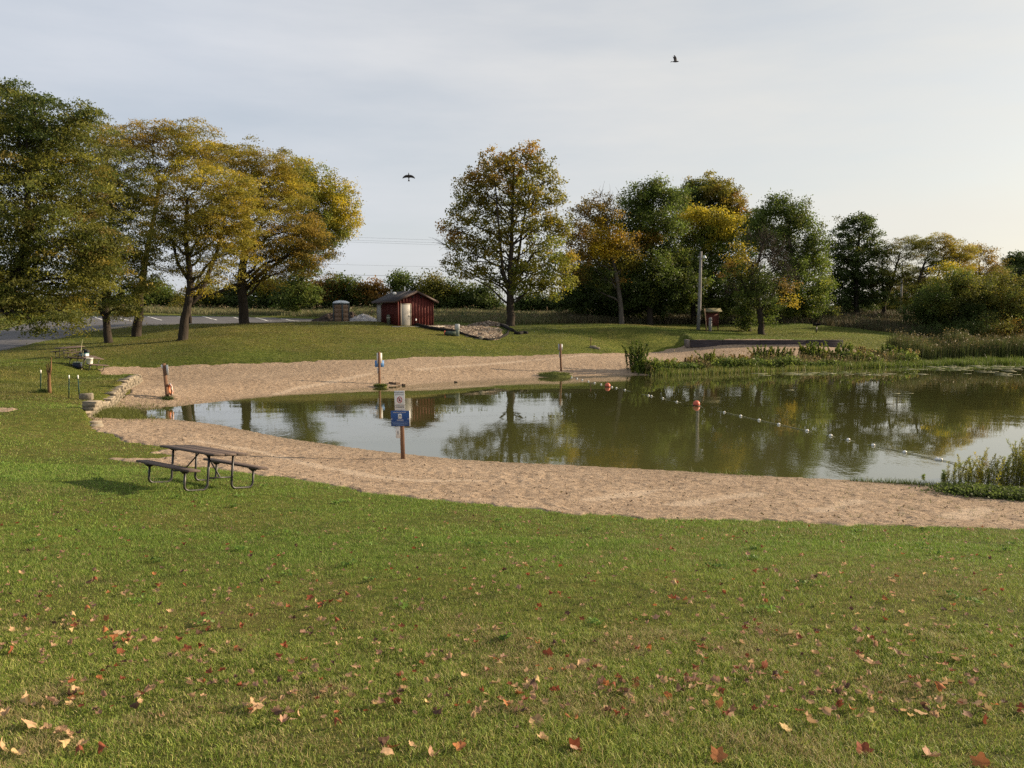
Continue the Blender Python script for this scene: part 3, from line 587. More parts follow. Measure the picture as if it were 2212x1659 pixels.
shrub('thicket_bush', 'orange leaved bush at the right edge behind the reeds', 'bush', 2195, 735, 97, [(0,-85,36,'ol'),(25,-60,40,'ol'),(-10,-30,38,'dk2'),(30,-115,30,'ol'),(0,-60,26,'ob'),(-20,-40,24,'orr'),(20,-45,28,'ob'),(0,-20,30,'br'),(-5,-90,20,'lyy'),(25,-80,22,'ol')], seed=34)
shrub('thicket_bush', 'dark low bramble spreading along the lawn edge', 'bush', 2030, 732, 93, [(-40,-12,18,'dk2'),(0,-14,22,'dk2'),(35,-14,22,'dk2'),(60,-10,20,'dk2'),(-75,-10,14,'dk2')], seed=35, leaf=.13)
# hedgerow behind the shed
HG = 'bushes of the far hedgerow'
hedge = [(330,612,'gr',44,'leafy green bush with orange tips behind the thin bronze locust'),(455,625,'ol',36,'olive bush seen between the two golden locust trunks'),(505,618,'dk',30,'dark round bush just left of the straight dark trunk'),(575,600,'yg',36,'yellow green bush just right of the straight dark trunk'),(625,606,'dk2',32,'dark bush draped with bare vine stems'),(672,612,'rd',32,'reddish dark bush left of the portable toilet'),(708,606,'rd',30,'dark red tinged bush behind the gap of sky'),(742,600,'gr',34,'bluish green bush right above the portable toilet'),(785,615,'ob',26,'low brown green bush left of the shed roof'),(812,614,'rd',24,'flat topped dark bush at the shed roof left end'),(866,594,'gr',28,'rounded bright green bush above the shed ridge'),(932,600,'ol',40,'wide olive bush right of the shed roof'),(985,612,'gr',34,'green bush left under the lone maple'),(1040,618,'dk',34,'dark bush under the left limbs of the lone maple'),(1150,636,'dk2',34,'near-black bush right behind the maple trunk'),(1205,640,'dk2',34,'dark bush under the right side of the maple'),(1250,640,'dk2',30,'dark bush between maple and orange tree'),(395,640,'gr',28,'small green bush behind the forked trunk'),(20,640,'ob',50,'brown tinged bush behind the road bend'),(110,645,'ol',40,'olive bush beyond the parking lot left side'),(215,645,'yg',34,'yellow green bush seen past the leaning trunk'),(270,640,'gr',34,'green bush between the two slim locust trunks')]
for k, (u, vt, pal, r, lbl) in enumerate(hedge):
    b = 682; h_ = (b-vt)*1.12
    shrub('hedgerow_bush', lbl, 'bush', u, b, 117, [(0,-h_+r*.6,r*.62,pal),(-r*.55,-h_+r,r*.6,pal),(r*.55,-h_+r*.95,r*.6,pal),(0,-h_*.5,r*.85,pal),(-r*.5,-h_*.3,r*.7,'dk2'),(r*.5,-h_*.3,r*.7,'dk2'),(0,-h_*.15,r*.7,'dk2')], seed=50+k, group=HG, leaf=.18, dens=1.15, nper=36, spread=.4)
for k, (u, vt, pal, r, lbl) in enumerate([(1560,650,'dk2',34,'dark undergrowth bush behind the notice kiosk'),(1480,655,'dk',30,'dark bush left of the yellow ash trunk'),(1680,655,'dk',30,'dark bush under the big fresh green tree'),(1780,655,'ol',26,'olive bush between green tree and dark oak'),(1430,662,'dk2',28,'black green bush left of the broadleaf trunk')]):
    b = 695; h_ = b-vt
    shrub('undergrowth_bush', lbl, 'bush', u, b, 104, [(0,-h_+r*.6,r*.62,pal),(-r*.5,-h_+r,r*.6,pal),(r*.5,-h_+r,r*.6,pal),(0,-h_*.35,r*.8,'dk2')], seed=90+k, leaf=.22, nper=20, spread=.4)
# the far wood line that closes the view
wood = MB(); rng = np.random.default_rng(5)
n = 5200; uu = rng.uniform(-400, 2700, n); D0 = rng.uniform(165, 215, n)
top = 640+18*vnoise(uu, uu*0, 60, 3)+16*vnoise(uu, uu*0, 17, 4)
vv = rng.uniform(0, 1, n)**1.2*(684-top)+top
cen = np.array([P(a, q, d) for a, q, d in zip(uu, vv, D0)])
leaves(wood, cen, 10, .8, .55, pick('dk', n, rng)*.9, rng, .7)
tag(wood.build('distant_woods', m_leaf), 'dark far-off wood line closing the view behind the hedgerow', 'woods', kind='stuff')
# ================================================================== OBJECTS
m_plank = plain('weathered_planks', (.085,.062,.052), .75, .35, 5, .3, bmp=.004, stretch=(.25,5,1))
m_steel = plain('black_steel', (.022,.021,.021), .45, .3, 9, .5)
def slope_rot(x, y, rz, span=1.2):
    gx = (gz(x+span, y)-gz(x-span, y))/(2*span); gy = (gz(x, y+span)-gz(x, y-span))/(2*span)
    n = np.array([-gx, -gy, 1.]); n /= np.linalg.norm(n)
    a = np.array([math.cos(rz), math.sin(rz), 0]); a -= n*a.dot(n); a /= np.linalg.norm(a)
    return np.stack([a, np.cross(n, a), n], 1)
def picnic_table(label, loc, rz, TL=1.86):
    t = thing('picnic_table', loc, label, 'picnic table', slope_rot(loc[0], loc[1], rz), 'picnic tables')
    for k, y in enumerate((-.255, 0, .255)):
        mb = MB(); box(mb, (0, y, .745), (TL, .243, .042), bev=.008); mb.build('tabletop_plank', m_plank, t)
    for s in (-1, 1):
        mb = MB(); box(mb, (0, s*.74, .445), (TL, .25, .042), bev=.008); mb.build('bench_seat', m_plank, t)
    for x in (-TL/3, TL/3):
        for s in (-1, 1):
            r = .10
            path = [(x, s*.26, .70), (x, s*.26, .30), (x, s*.26, r+.03)]
            path += [(x, s*(.26+r-r*math.cos(a)), .028+r-r*math.sin(a)) for a in np.linspace(.25, 1.57, 5)]
            path += [(x, s*(.74-r+r*math.sin(a)), .028+r-r*math.cos(a)) for a in np.linspace(0, 1.32, 5)]
            path += [(x, s*.74, r+.05), (x, s*.74, .40)]
            mb = MB(); tube(mb, path, .024, 10); mb.build('leg', m_steel, t, smooth=True)
            mb = MB(); prism(mb, [(-.115,.422),(.115,.422),(.04,.36),(-.04,.36)], -.02, .02, rotz(math.pi/2), (x, s*.74, 0)); mb.build('bench_bracket', m_steel, t)
        mb = MB(); prism(mb, [(-.36,.722),(.36,.722),(.28,.685),(-.28,.685)], -.02, .02, rotz(math.pi/2), (x, 0, 0)); mb.build('top_bracket', m_steel, t)
        mb = MB(); tube(mb, [(x,-.26,.255),(x,.26,.255)], .017, 8); mb.build('crossbar', m_steel, t, smooth=True)
        mb = MB(); tube(mb, [(x,0,.262),(x*.12,0,.715)], .015, 8); mb.build('brace', m_steel, t, smooth=True)
    return t
c1 = TBL
picnic_table('empty dark picnic table alone on the near lawn by the sand', (c1[0], c1[1], gz(c1[0], c1[1])-.02), math.pi-R(41), 2.2)
c2 = ground(152, 771, 58.2); picnic_table('farthest picnic table, empty, on the slope under the locust trees', c2, math.pi/2-R(29))
c3 = ground(186, 803, 51); tc = picnic_table('picnic table loaded with fishing gear beside the sand', c3, math.pi/2-R(13))
rz3 = math.pi/2-R(13)
def on3(x, y, z):
    M3 = slope_rot(c3[0], c3[1], rz3); return np.asarray(c3)+M3@np.array([x, y, z])
m_teal = plain('teal_plastic', (.10,.30,.33), .4, .2, 5); m_silver = plain('silver_plastic', (.55,.57,.58), .35, .1, 5)
m_navy = plain('navy_plastic', (.016,.022,.05), .5, .2, 5); m_white = plain('white_plastic', (.74,.73,.70), .5, .08, 5)
m_black = plain('black_cloth', (.018,.018,.02), .8, .3, 9); m_rod = plain('pale_rod', (.62,.60,.36), .4, .1, 5)
t = thing('tackle_box', on3(-.55,-.08,.767), 'silver and teal tackle box on the loaded picnic table', 'tackle box', rz3)
mb = MB(); box(mb, (0,0,.085), (.30,.50,.17), bev=.02); mb.build('box_body', m_silver, t)
mb = MB(); box(mb, (-.155,0,.08), (.02,.30,.09), bev=.008); mb.build('front_panel', m_teal, t)
mb = MB(); box(mb, (0,0,.19), (.31,.52,.04), bev=.015); mb.build('lid', m_teal, t)
mb = MB(); box(mb, (0,0,.11), (.26,.42,.2), bev=.07, seg=3); box(mb, (0,.1,.22), (.16,.2,.1), bev=.04, seg=2)
t = thing('bag', on3(-.5,-.1,.975), 'black cloth bag lying on top of the tackle box', 'bag', rz3); mb.build('bag_body', m_black, t, smooth=True)
mb = MB(); tube(mb, bez((0,-.15,.18),(0,0,.42),(0,.15,.18),8), .012, 6); mb.build('handle', m_black, t)
t = thing('bucket', on3(-.72,-.74,.467), 'white bucket standing on the bench end of the loaded picnic table', 'bucket', 0)
mb = MB(); lathe(mb, [(.15,0),(.165,.02),(.195,.33),(.212,.33),(.212,.37),(.198,.37),(.195,.355),(.16,.03),(.01,.03)], 22); mb.build('bucket_body', m_white, t, smooth=True)
mb = MB(); tube(mb, bez((-.21,0,.34),(0,-.34,.16),(.21,0,.34),12), .006, 6); mb.build('handle', m_steel, t)
g4 = ground(168, 809, 50.2)
t = thing('cooler', g4, 'navy blue cooler on the grass under the bench of the loaded table', 'cooler', rz3)
mb = MB(); box(mb, (0,0,.14), (.32,.46,.28), bev=.025); mb.build('cooler_body', m_navy, t)
mb = MB(); box(mb, (0,0,.305), (.34,.48,.05), bev=.018); mb.build('lid', plain('grey_teal_lid', (.07,.11,.12), .5), t)
mb = MB(); tube(mb, [(-.02,-.25,.2),(-.02,-.27,.36),(-.02,0,.37),(-.02,.27,.36),(-.02,.25,.2)], .012, 6); mb.build('handle', m_white, t)
def rod(label, a, b, reel):
    t = thing('fishing_rod', a, label, 'fishing rod', 0, 'fishing rods'); a = np.asarray(a); d = np.asarray(b)-a
    mb = MB(); tube(mb, bez((0,0,0), d*.5+np.array([.02,0,.0]), d, 9), np.linspace(.014,.005,9), 6); mb.build('blank', m_rod, t)
    mb = MB(); tube(mb, [(0,0,0), d*.16], .02, 7); mb.build('grip', plain('cork', (.42,.36,.2), .8), t)
    q = d*reel; mb = MB(); lathe(mb, [(.03,-.05),(.055,-.04),(.055,.04),(.03,.05)], 10, q+np.array([0,-.07,0]), rotx(math.pi/2)); mb.build('reel', m_black, t)
rod('long pale fishing rod standing upright against the tackle box', on3(-.72,.06,.75), P(178,733,50.6), .18)
rod('shorter pale fishing rod leaning from the ground to the loaded table', ground(177,812,50.0), P(179.5,757,50.3), .14)
# T-posts and the dead sapling
m_green = plain('green_steel', (.020,.060,.040), .6, .3, 9)
for u, v, D, vt, lbl in ((88,855,38,797,'green steel stake with a white tip left of the dead sapling'),(149,866,36.4,808,'green steel stake with a white tip, middle of three'),(172,866,36.4,808,'green steel stake with a white tip nearest the boulder, tilted')):
    g = ground(u, v, D); tp = P(u-(4 if u > 160 else 0), vt, D)-g
    t = thing('steel_stake', g-np.array([0,0,.05]), lbl, 'stake', 0, 'green steel stakes')
    k = tp*.86
    mb = MB(); box(mb, tp*.43, (.05,.012,np.linalg.norm(k)), np.stack([np.cross([0,1,0], tp/np.linalg.norm(tp)), [0,1,0], tp/np.linalg.norm(tp)], 1)); box(mb, tp*.43+np.array([0,.02,0]), (.012,.04,np.linalg.norm(k)), np.stack([np.cross([0,1,0], tp/np.linalg.norm(tp)), [0,1,0], tp/np.linalg.norm(tp)], 1)); mb.build('post', m_green, t)
    mb = MB(); tube(mb, [tp*.855, tp*1.0], .028, 8); mb.build('white_tip', m_white, t)
m_dead = barkmat('dead_wood', (.20,.115,.06), 12)
g = ground(107, 858, 37.6); t = thing('dead_sapling', g, 'dead brown sapling cut to three bare prongs between the stakes', 'sapling')
rr = np.random.default_rng(3); mb = MB()
q = lambda u, v: P(u, v, 37.6)-g
tube(mb, [(0,0,-.1), q(107,840), q(106,822), q(107,805)], [.10,.085,.075,.06], 9)
tube(mb, [q(107,812), q(110,795), q(111,772)], [.055,.04,.015], 7); tube(mb, [q(106,815), q(102,800), q(101,786)], [.05,.035,.015], 7); tube(mb, [q(106.5,808), q(106,796), q(105,784)], [.04,.03,.012], 7)
mb.build('trunk', m_dead, t, smooth=True)
# boulder and stone wall
m_stone = plain('limestone', (.245,.21,.16), .9, .35, 7, .2, bmp=.02); m_stone2 = plain('weathered_limestone', (.18,.155,.118), .9, .4, 9, .2, bmp=.02)
def stone(mb, c, s, rz=0, seed=0):
    r = np.random.default_rng(seed); bm = bmesh.new(); bmesh.ops.create_cube(bm, size=1); bmesh.ops.scale(bm, vec=s, verts=bm.verts)
    bmesh.ops.bevel(bm, geom=bm.edges[:], offset=min(s)*.14, segments=1, affect='EDGES'); bm.verts.ensure_lookup_table()
    V = np.array([x.co[:] for x in bm.verts])*(1+.16*(r.random((len(bm.verts),3))-.5)); Fs = [tuple(x.index for x in f.verts) for f in bm.faces]; bm.free()
    mb.add(V@rotz(rz).T+np.asarray(c), Fs)
g = ground(187, 866, 36.3)
mb = MB(); stone(mb, (0,0,.15), (.52,.42,.32), .3, 5); tag(mb.build('boulder', m_stone2), 'squat weathered boulder on the grass beside the stakes', 'boulder').location = g
W2 = np.array(WALL)[:, :2]; sg = np.concatenate([[0], np.cumsum(np.linalg.norm(np.diff(W2, axis=0), axis=1))])
t = thing('stone_wall', (W2[3][0], W2[3][1], .3), 'low curved dry stone wall holding the lawn above the sand', 'wall')
base = np.array([W2[3][0], W2[3][1], .3]); rr = np.random.default_rng(8); mb = MB(); mb2 = MB(); pos = 0.0; k = 0
while pos < sg[-1]:
    L_ = rr.uniform(.28, .6); tm = pos+L_/2
    x, y = np.interp(tm, sg, W2[:,0]), np.interp(tm, sg, W2[:,1]); x2, y2 = np.interp(tm+.05, sg, W2[:,0]), np.interp(tm+.05, sg, W2[:,1])
    a = math.atan2(y2-y, x2-x); nrm = np.array([-math.sin(a), math.cos(a)])
    if nrm[0] > 0: nrm = -nrm
    zb_ = gz(x-nrm[0]*.5, y-nrm[1]*.5)-.08; hh = .34*(1-.3*(tm/sg[-1] < .12))*(1-.55*sstep(.72, 1.0, tm/sg[-1])); z = zb_; row = 0
    while z < zb_+hh:
        th_ = rr.uniform(.11, .19); oo = np.array([x, y])+nrm*(.05+.045*row)
        stone(mb, np.array([oo[0], oo[1], z+th_/2])-base, (L_*.97, rr.uniform(.28,.4), th_*.97), a+rr.uniform(-.08,.08), k); k += 1; z += th_; row += 1
    oo = np.array([x, y])+nrm*.25
    stone(mb2, np.array([oo[0], oo[1], z+.035])-base, (L_*1.02, rr.uniform(.4,.55), .08), a+rr.uniform(-.1,.1), k+500)
    pos += L_
mb.build('wall_courses', m_stone2, t); mb2.build('cap_stones', m_stone, t)
for u, v, z, s in ((204,915,.42,(.5,.3,.12)),(209,921,.42,(.42,.3,.1))):
    g = G(u, v, z); g[2] = gz(g[0], g[1]); mb = MB(); stone(mb, (0,0,.03), s, .5, int(u)); tag(mb.build('step_stone', m_stone), 'flat pale stone slab sunk in the grass at the wall foot' if u < 206 else 'flat pale stone slab at the sand edge below the wall foot', 'stone').location = g
# ---- sign posts
m_post = plain('brown_post', (.17,.095,.06), .8, .3, 6, .2, bmp=.004, stretch=(1,1,.15)); m_sign = plain('white_sign', (.66,.66,.64), .45, .05, 4); m_blue = plain('blue_sign', (.014,.062,.22), .4, .08, 4)
m_signback = plain('sign_back_blue', (.10,.24,.50), .5, .08, 4); m_ink = plain('black_ink', (.02,.02,.03), .6, .1); m_red = plain('sign_red', (.42,.02,.03), .5, .1); m_alu = plain('sign_back_grey', (.42,.45,.46), .45, .08, 4, metal=.3)
def text(body, size, mat, parent, loc, name='lettering', rot=None):
    cu = bpy.data.curves.new('lettering', 'FONT'); cu.body = body; cu.size = size; cu.align_x = 'CENTER'; cu.align_y = 'CENTER'; cu.extrude = .001; cu.resolution_u = 2
    o = bpy.data.objects.new('lettering_source', cu); COL.objects.link(o); bpy.context.view_layer.update()
    me = bpy.data.meshes.new_from_object(o.evaluated_get(bpy.context.evaluated_depsgraph_get())); COL.objects.unlink(o); bpy.data.objects.remove(o)
    me.materials.clear(); me.materials.append(mat); n = bpy.data.objects.new(name, me); COL.objects.link(n); n.parent = parent
    n.location = [float(q) for q in loc]; n.rotation_euler = rot or (math.pi/2, 0, 0); return n
gs = ground(868, 987, 24.7)
top = P(863, 836, 24.7); lean = top-gs; lean /= np.linalg.norm(lean)
ax = np.cross([0,1,0], lean); ax /= np.linalg.norm(ax); fr_ = np.cross(lean, ax)
Mz = np.stack([ax, fr_, lean], 1) @ rotz(R(-8))
t = thing('sign_post', gs-lean*.1, 'leaning brown post with a white warning sign above a blue water quality sign', 'sign post', Mz, 'beach sign posts')
mb = MB(); box(mb, (.02,.06,1.02), (.115,.115,2.04), rotz(R(28)), bev=.006); mb.build('post', m_post, t)
ws = mb = MB(); box(mb, (0,-.03,1.905), (.325,.006,.61), bev=.002); ws = mb.build('warning_sign', m_sign, t)
text('WARNING', .068, m_ink, ws, (0,-.036,2.16)); text('NO LIFEGUARD ON DUTY', .024, m_ink, ws, (0,-.036,2.112)); text('SWIM AT YOUR OWN RISK', .023, m_ink, ws, (0,-.036,2.083)); text('ADVERTENCIA', .046, m_ink, ws, (0,-.036,1.765))
mb = MB()
for zz, w in ((1.722,.25),(1.70,.27)): box(mb, (0,-.0345,zz), (w,.002,.011))
mb.build('fine_print', m_ink, ws)
mb = MB(); an = np.linspace(0, 2*math.pi, 33); tube(mb, [(.072*math.cos(a), -.0365, 1.935+.09*math.sin(a)) for a in an], .0095, 6, caps=False); tube(mb, [(-.05,-.037,1.998),(.05,-.037,1.872)], .009, 6); mb.build('prohibition_ring', m_red, ws)
mb = MB(); ball(mb, (.006,-.034,1.972), .016, 10, 6, (1,.2,1)); prism(mb, [(-.012,1.955),(.018,1.95),(.03,1.90),(.012,1.885),(-.028,1.885),(-.02,1.91)], -.0355, -.0335); prism(mb, [(-.035,1.93),(-.012,1.955),(-.004,1.945),(-.03,1.918)], -.0353, -.0333); mb.build('swimmer_symbol', m_ink, ws)
mb = MB(); box(mb, (.005,-.055,1.36), (.58,.012,.475), bev=.003); bs = mb.build('water_quality_sign', m_blue, t)
mb = MB(); box(mb, (.3,-.05,1.36), (.02,.022,.478)); mb.build('white_edge', m_sign, bs)
text('WATER QUALITY', .052, m_sign, bs, (-.005,-.064,1.545)); text('GOOD', .068, m_sign, bs, (.005,-.064,1.305))
mb = MB(); box(mb, (.0,-.062,1.43), (.115,.003,.145), bev=.001); pn = mb.build('pictogram_panel', m_sign, bs)
mb = MB(); ball(mb, (.022,-.0645,1.452), .012, 10, 6, (1,.15,1)); tube(mb, [(-.038,-.0645,1.458),(-.012,-.0645,1.464),(.008,-.0645,1.436)], .008, 6); tube(mb, [(-.042+.012*i, -.0645, 1.415+.006*(i % 2)) for i in range(8)], .005, 5); mb.build('swimmer_symbol', m_ink, pn)
mb = MB()
for zz, w in ((1.248,.52),(1.205,.47),(1.185,.47),(1.15,.26)): box(mb, (0,-.062,zz), (w,.002,.008))
mb.build('fine_print', plain('pale_blue_ink', (.25,.36,.55), .5), bs)
for x in (-.255, .255):
    mb = MB(); ball(mb, (x,-.063,1.345), .014, 10, 6, (1,.4,1)); mb.build('bolt', m_sign, bs)
mb = MB(); box(mb, (-.09,-.03,.93), (.14,.005,.36), bev=.001); ar = mb.build('arrow_sign', m_sign, t)
mb = MB(); prism(mb, [(-.008,.86),(.008,.86),(.008,.94),(.02,.94),(0,.975),(-.02,.94),(-.008,.94)], -.0345, -.0325, c=(-.085,0,0)); mb.build('arrow', m_ink, ar)
g = ground(820, 834, 51.0)
t = thing('sign_post', g-np.array([0,0,.08]), 'brown post on the far sand with plain white and blue sign backs', 'sign post', R(4), 'beach sign posts')
mb = MB(); box(mb, (0,0,1.04), (.115,.115,2.08), rotz(.6), bev=.006); mb.build('post', m_post, t)
mb = MB(); box(mb, (.005,.09,1.68), (.33,.006,.66)); mb.build('warning_sign', m_sign, t)
mb = MB(); box(mb, (.0,.10,1.33), (.57,.012,.42)); mb.build('water_quality_sign', m_signback, t)
mb = MB(); box(mb, (-.07,.09,.9), (.14,.006,.36)); mb.build('arrow_sign', m_sign, t)
g = ground(1211, 809, 60.2)
t = thing('sign_post', g-np.array([0,0,.08]), 'brown post with one grey sign back on a mossy hump', 'sign post', R(-5), 'beach sign posts')
mb = MB(); box(mb, (0,0,1.06), (.115,.115,2.12), rotz(.5) @ roty(-.04), bev=.006); mb.build('post', m_post, t)
mb = MB(); box(mb, (-.03,.09,1.87), (.33,.006,.46)); mb.build('sign_back', m_alu, t)
mb = MB(); box(mb, (-.1,.09,1.3), (.05,.006,.4)); mb.build('arrow_sign', m_sign, t)
g = ground(362, 869, 41.2); tt = P(354, 785, 41.2); ln = tt-g; Lp = np.linalg.norm(ln); ln /= Lp; axx = np.cross([0,1,0], ln); axx /= np.linalg.norm(axx); Ml = np.stack([axx, np.cross(ln, axx), ln], 1)
t = thing('life_ring_post', g-ln*.1, 'tilted brown post with a white sign and a ring buoy, at the pond tip', 'life ring post', Ml)
mb = MB(); box(mb, (0,0,(Lp+.1)/2), (.15,.15,Lp+.1), rotz(R(35)), bev=.006); mb.build('post', m_post, t)
mb = MB(); box(mb, (.13,-.04,Lp-.24), (.30,.008,.52), rotz(R(-35))); mb.build('sign_face', m_sign, t)
mb = MB(); box(mb, (-.12,0.0,Lp-.06), (.14,.008,.2), rotz(R(-35))); mb.build('sign_back', m_sign, t)
t2 = thing('ring_buoy', g-ln*.1+Ml@np.array([.22,-.05,.52]), 'orange and white ring buoy hanging on the tilted post', 'ring buoy', Ml @ rotz(R(-50)))
an = np.linspace(0, 2*math.pi, 29); mb = MB(); tube(mb, [(.24*math.cos(a), 0, .24*math.sin(a)) for a in an], .058, 10, caps=False); mb.build('ring', plain('ring_orange', (.55,.20,.09), .5, .1), t2, smooth=True)
mb = MB(); tube(mb, [(.305*math.cos(a), -.02*math.sin(8*a), .305*math.sin(a)) for a in an], .016, 6, caps=False); mb.build('grab_rope', m_white, t2)
# ---- swim line
m_buoy = plain('buoy_red', (.50,.10,.055), .5, .15, 4); m_rope = plain('old_rope', (.30,.29,.18), .8, .25, 20)
SP = lambda a, b: (a/1.8228, b/1.8228)
zz5 = lambda x, y: SP(2250+x/3.687, 1480+y/3.687)
zz1 = lambda x, y: SP(2150+x/1.1754, 1300+y/1.1754)
fl_px = [zz5(*q) for q in ((5,25),(83,43),(158,63),(249,84),(338,105),(432,128),(588,165),(653,180),(776,208),(1120,288),(1162,297),(1328,330),(1530,380))]+[zz1(*q) for q in ((825,382),(901,399),(986,418),(1077,438),(1208,467),(1317,490),(1399,509),(1514,535),(1660,567),(1810,600),(1825,602))]
by_px = [zz5(525,160), zz5(1815,432)]
for (u, v), lbl in zip(by_px, ('far red ball buoy on the swim line, nearer the mossy hump','near red ball buoy on the swim line, in mid pond')):
    g = G(u, v, 0); t = thing('ball_buoy', (g[0], g[1], 0), lbl, 'buoy', 0, 'red ball buoys')
    mb = MB(); ball(mb, (0,0,.085), .17, 20, 14); mb.build('buoy_body', m_buoy, t, smooth=True)
    mb = MB(); tube(mb, [(.185*math.cos(a), .185*math.sin(a), .02) for a in np.linspace(0, 2*math.pi, 17)], .012, 6, caps=False); mb.build('seam_band', m_ink, t)
lbls = {0:'first white float, touching the mossy hump', 5:'white float just left of the far red buoy', 6:'white float just right of the far red buoy', 9:'white float of a close pair, midway between the red buoys', 10:'second white float of the close pair between the red buoys', 12:'last white float before the near red buoy', 13:'first small float after the near red buoy', 22:'left pale float of the tied pair by the willow clump', 23:'right pale float of the tied pair by the willow clump'}
nth = ['second','third','fourth','fifth','','','third','fourth','sixth','','','','','','second','third','fourth','fifth','sixth','seventh','eighth','ninth']
full = [G(u, v, 0) for u, v in fl_px]
fb = MB(); lathe(fb, [(.012,-.09),(.055,-.075),(.078,-.03),(.078,.03),(.055,.075),(.012,.09)], 14, rot=roty(math.pi/2)); me_f = None
for k, (u, v) in enumerate(fl_px):
    g = full[k]; a = full[max(0,k-1)]; bq = full[min(len(full)-1,k+1)]
    lbl = lbls.get(k) or ('white float, %s from the mossy hump on the rope' % ['','second','third','fourth','fifth'][k] if k < 5 else 'white float, %s right of the far red buoy' % ['second','third','','','sixth'][k-7] if k < 12 else 'white float, %s after the near red buoy on the rope' % nth[k])
    if me_f is None: o = fb.build('rope_float', m_white, smooth=True); me_f = o.data
    else: o = bpy.data.objects.new('rope_float', me_f); COL.objects.link(o)
    o.location = (g[0], g[1], .018); o.rotation_euler = (0, 0, math.atan2(bq[1]-a[1], bq[0]-a[0])); s_ = .62 if k < 14 else .72; o.scale = (s_,)*3
    tag(o, lbl, 'float', 'white floats on the swim line')
ends = [G(*zz5(-60,10), 0)]+full[:6]+[G(*by_px[0],0)]+full[6:13]+[G(*by_px[1],0)]+full[13:]+[G(*zz1(1885,616),0), G(2110,1016,.1)]
path = []
for i, (a, bq) in enumerate(zip(ends[:-1], ends[1:])):
    for s in np.linspace(0, 1, 8)[:-1]:
        q = a*(1-s)+bq*s; sag = math.sin(math.pi*s)
        path.append((q[0], q[1], .028-.05*sag*(.2 if 16 <= i <= 19 or i >= 23 else 1.0)))
mb = MB(); tube(mb, path, .012, 5); tag(mb.build('swim_rope', m_rope), 'long rope of floats lying across the pond between the banks', 'rope')
# ---- red shed
m_red_s = plain('red_siding', (.115,.024,.020), .75, .22, 4, .25); m_red_b = plain('red_batten', (.088,.019,.016), .75, .2, 4, .25)
m_roof = plain('dark_shingles', (.040,.038,.042), .9, .35, 14, .2, bmp=.01); m_fascia = plain('brown_fascia', (.055,.032,.026), .7, .2, 5); m_door = plain('grey_door', (.29,.275,.25), .5, .06, 3); m_frame = plain('tan_door_frame', (.25,.21,.165), .6, .06, 3)
Wd, Ld, Hw, Hr = 3.75, 5.0, 2.45, 3.28
gsd = ground(859, 701.5, 76.6); TH = R(32)
t = thing('shed', gsd-np.array([0,0,.05]), 'small dark red shed with two grey doors on the crest of the lawn', 'shed', TH)
# local x along the gable (to the right), local y away along the side
mb = MB(); V = []
prism(mb, [(0,0),(Wd,0),(Wd,Hw),(Wd/2,Hr-.06),(0,Hw)], 0, Ld); wl = mb.build('wall', m_red_s, t)
mb = MB()
for i in range(1, 12):
    x = Wd*i/12
    zt = Hw+(Hr-Hw)*(1-abs(x-Wd/2)/(Wd/2))-.16
    z0 = 2.22 if .32 < x < 1.40 else .0
    if zt > z0: box(mb, (x, -.025, (z0+zt)/2), (.065, .05, zt-z0))
for i in range(1, 16):
    y = Ld*i/16; z0 = 2.22 if Ld-1.25 < y < Ld-.15 else 0
    box(mb, (-.025, y, (z0+Hw)/2), (.05, .065, Hw-z0))
for x, y in ((.05,-.02),(Wd-.05,-.02)): box(mb, (x, y-.004, Hw/2), (.1,.04,Hw-.02))
box(mb, (-.024,.06,Hw/2), (.04,.1,Hw-.02))
mb.build('batten', m_red_b, wl)
rf = MB(); ov = .36; oe = .34; sl = (Hr-Hw)/(Wd/2)
for s in (-1, 1):
    xa, xb = Wd/2, (Wd/2+s*(Wd/2+ov)); za, zb2 = Hr, Hr-sl*(Wd/2+ov)
    V = [(xa,-oe,za),(xb,-oe,zb2),(xb,Ld+oe,zb2),(xa,Ld+oe,za)]; V2 = [(x,y,z+.09) for x,y,z in V]
    rf.add(V+V2, [(0,1,2,3),(7,6,5,4),(0,4,5,1),(1,5,6,2),(2,6,7,3),(3,7,4,0)])
rfo = rf.build('roof', m_roof, t)
mb = MB()
for s in (-1, 1):
    xa, xb = Wd/2, (Wd/2+s*(Wd/2+ov)); za, zb2 = Hr, Hr-sl*(Wd/2+ov)
    for yy in (-oe-.035, Ld+oe+.035):
        V = [(xa,yy-.03,za-.1),(xb,yy-.03,zb2-.1),(xb,yy-.03,zb2+.1),(xa,yy-.03,za+.1)]; V2 = [(x,y+.06,z) for x,y,z in V]
        mb.add(V+V2, [(3,2,1,0),(4,5,6,7),(0,1,5,4),(1,2,6,5),(2,3,7,6),(3,0,4,7)])
    box(mb, (xb+s*.03, Ld/2, zb2), (.05, Ld+2*oe, .16))
mb.build('fascia', m_fascia, rfo)
mb = MB(); lathe(mb, [(.17,0),(.17,.08),(.2,.1),(.19,.17),(.13,.25),(.02,.29)], 16, (.75,2.3,Hr-.28)); mb.build('roof_vent', m_white, rfo, smooth=True)
mb = MB(); tube(mb, [(2.15,3.0,Hr-.2),(2.15,3.0,Hr+.55)], .05, 10); mb.build('vent_pipe', m_white, rfo, smooth=True)
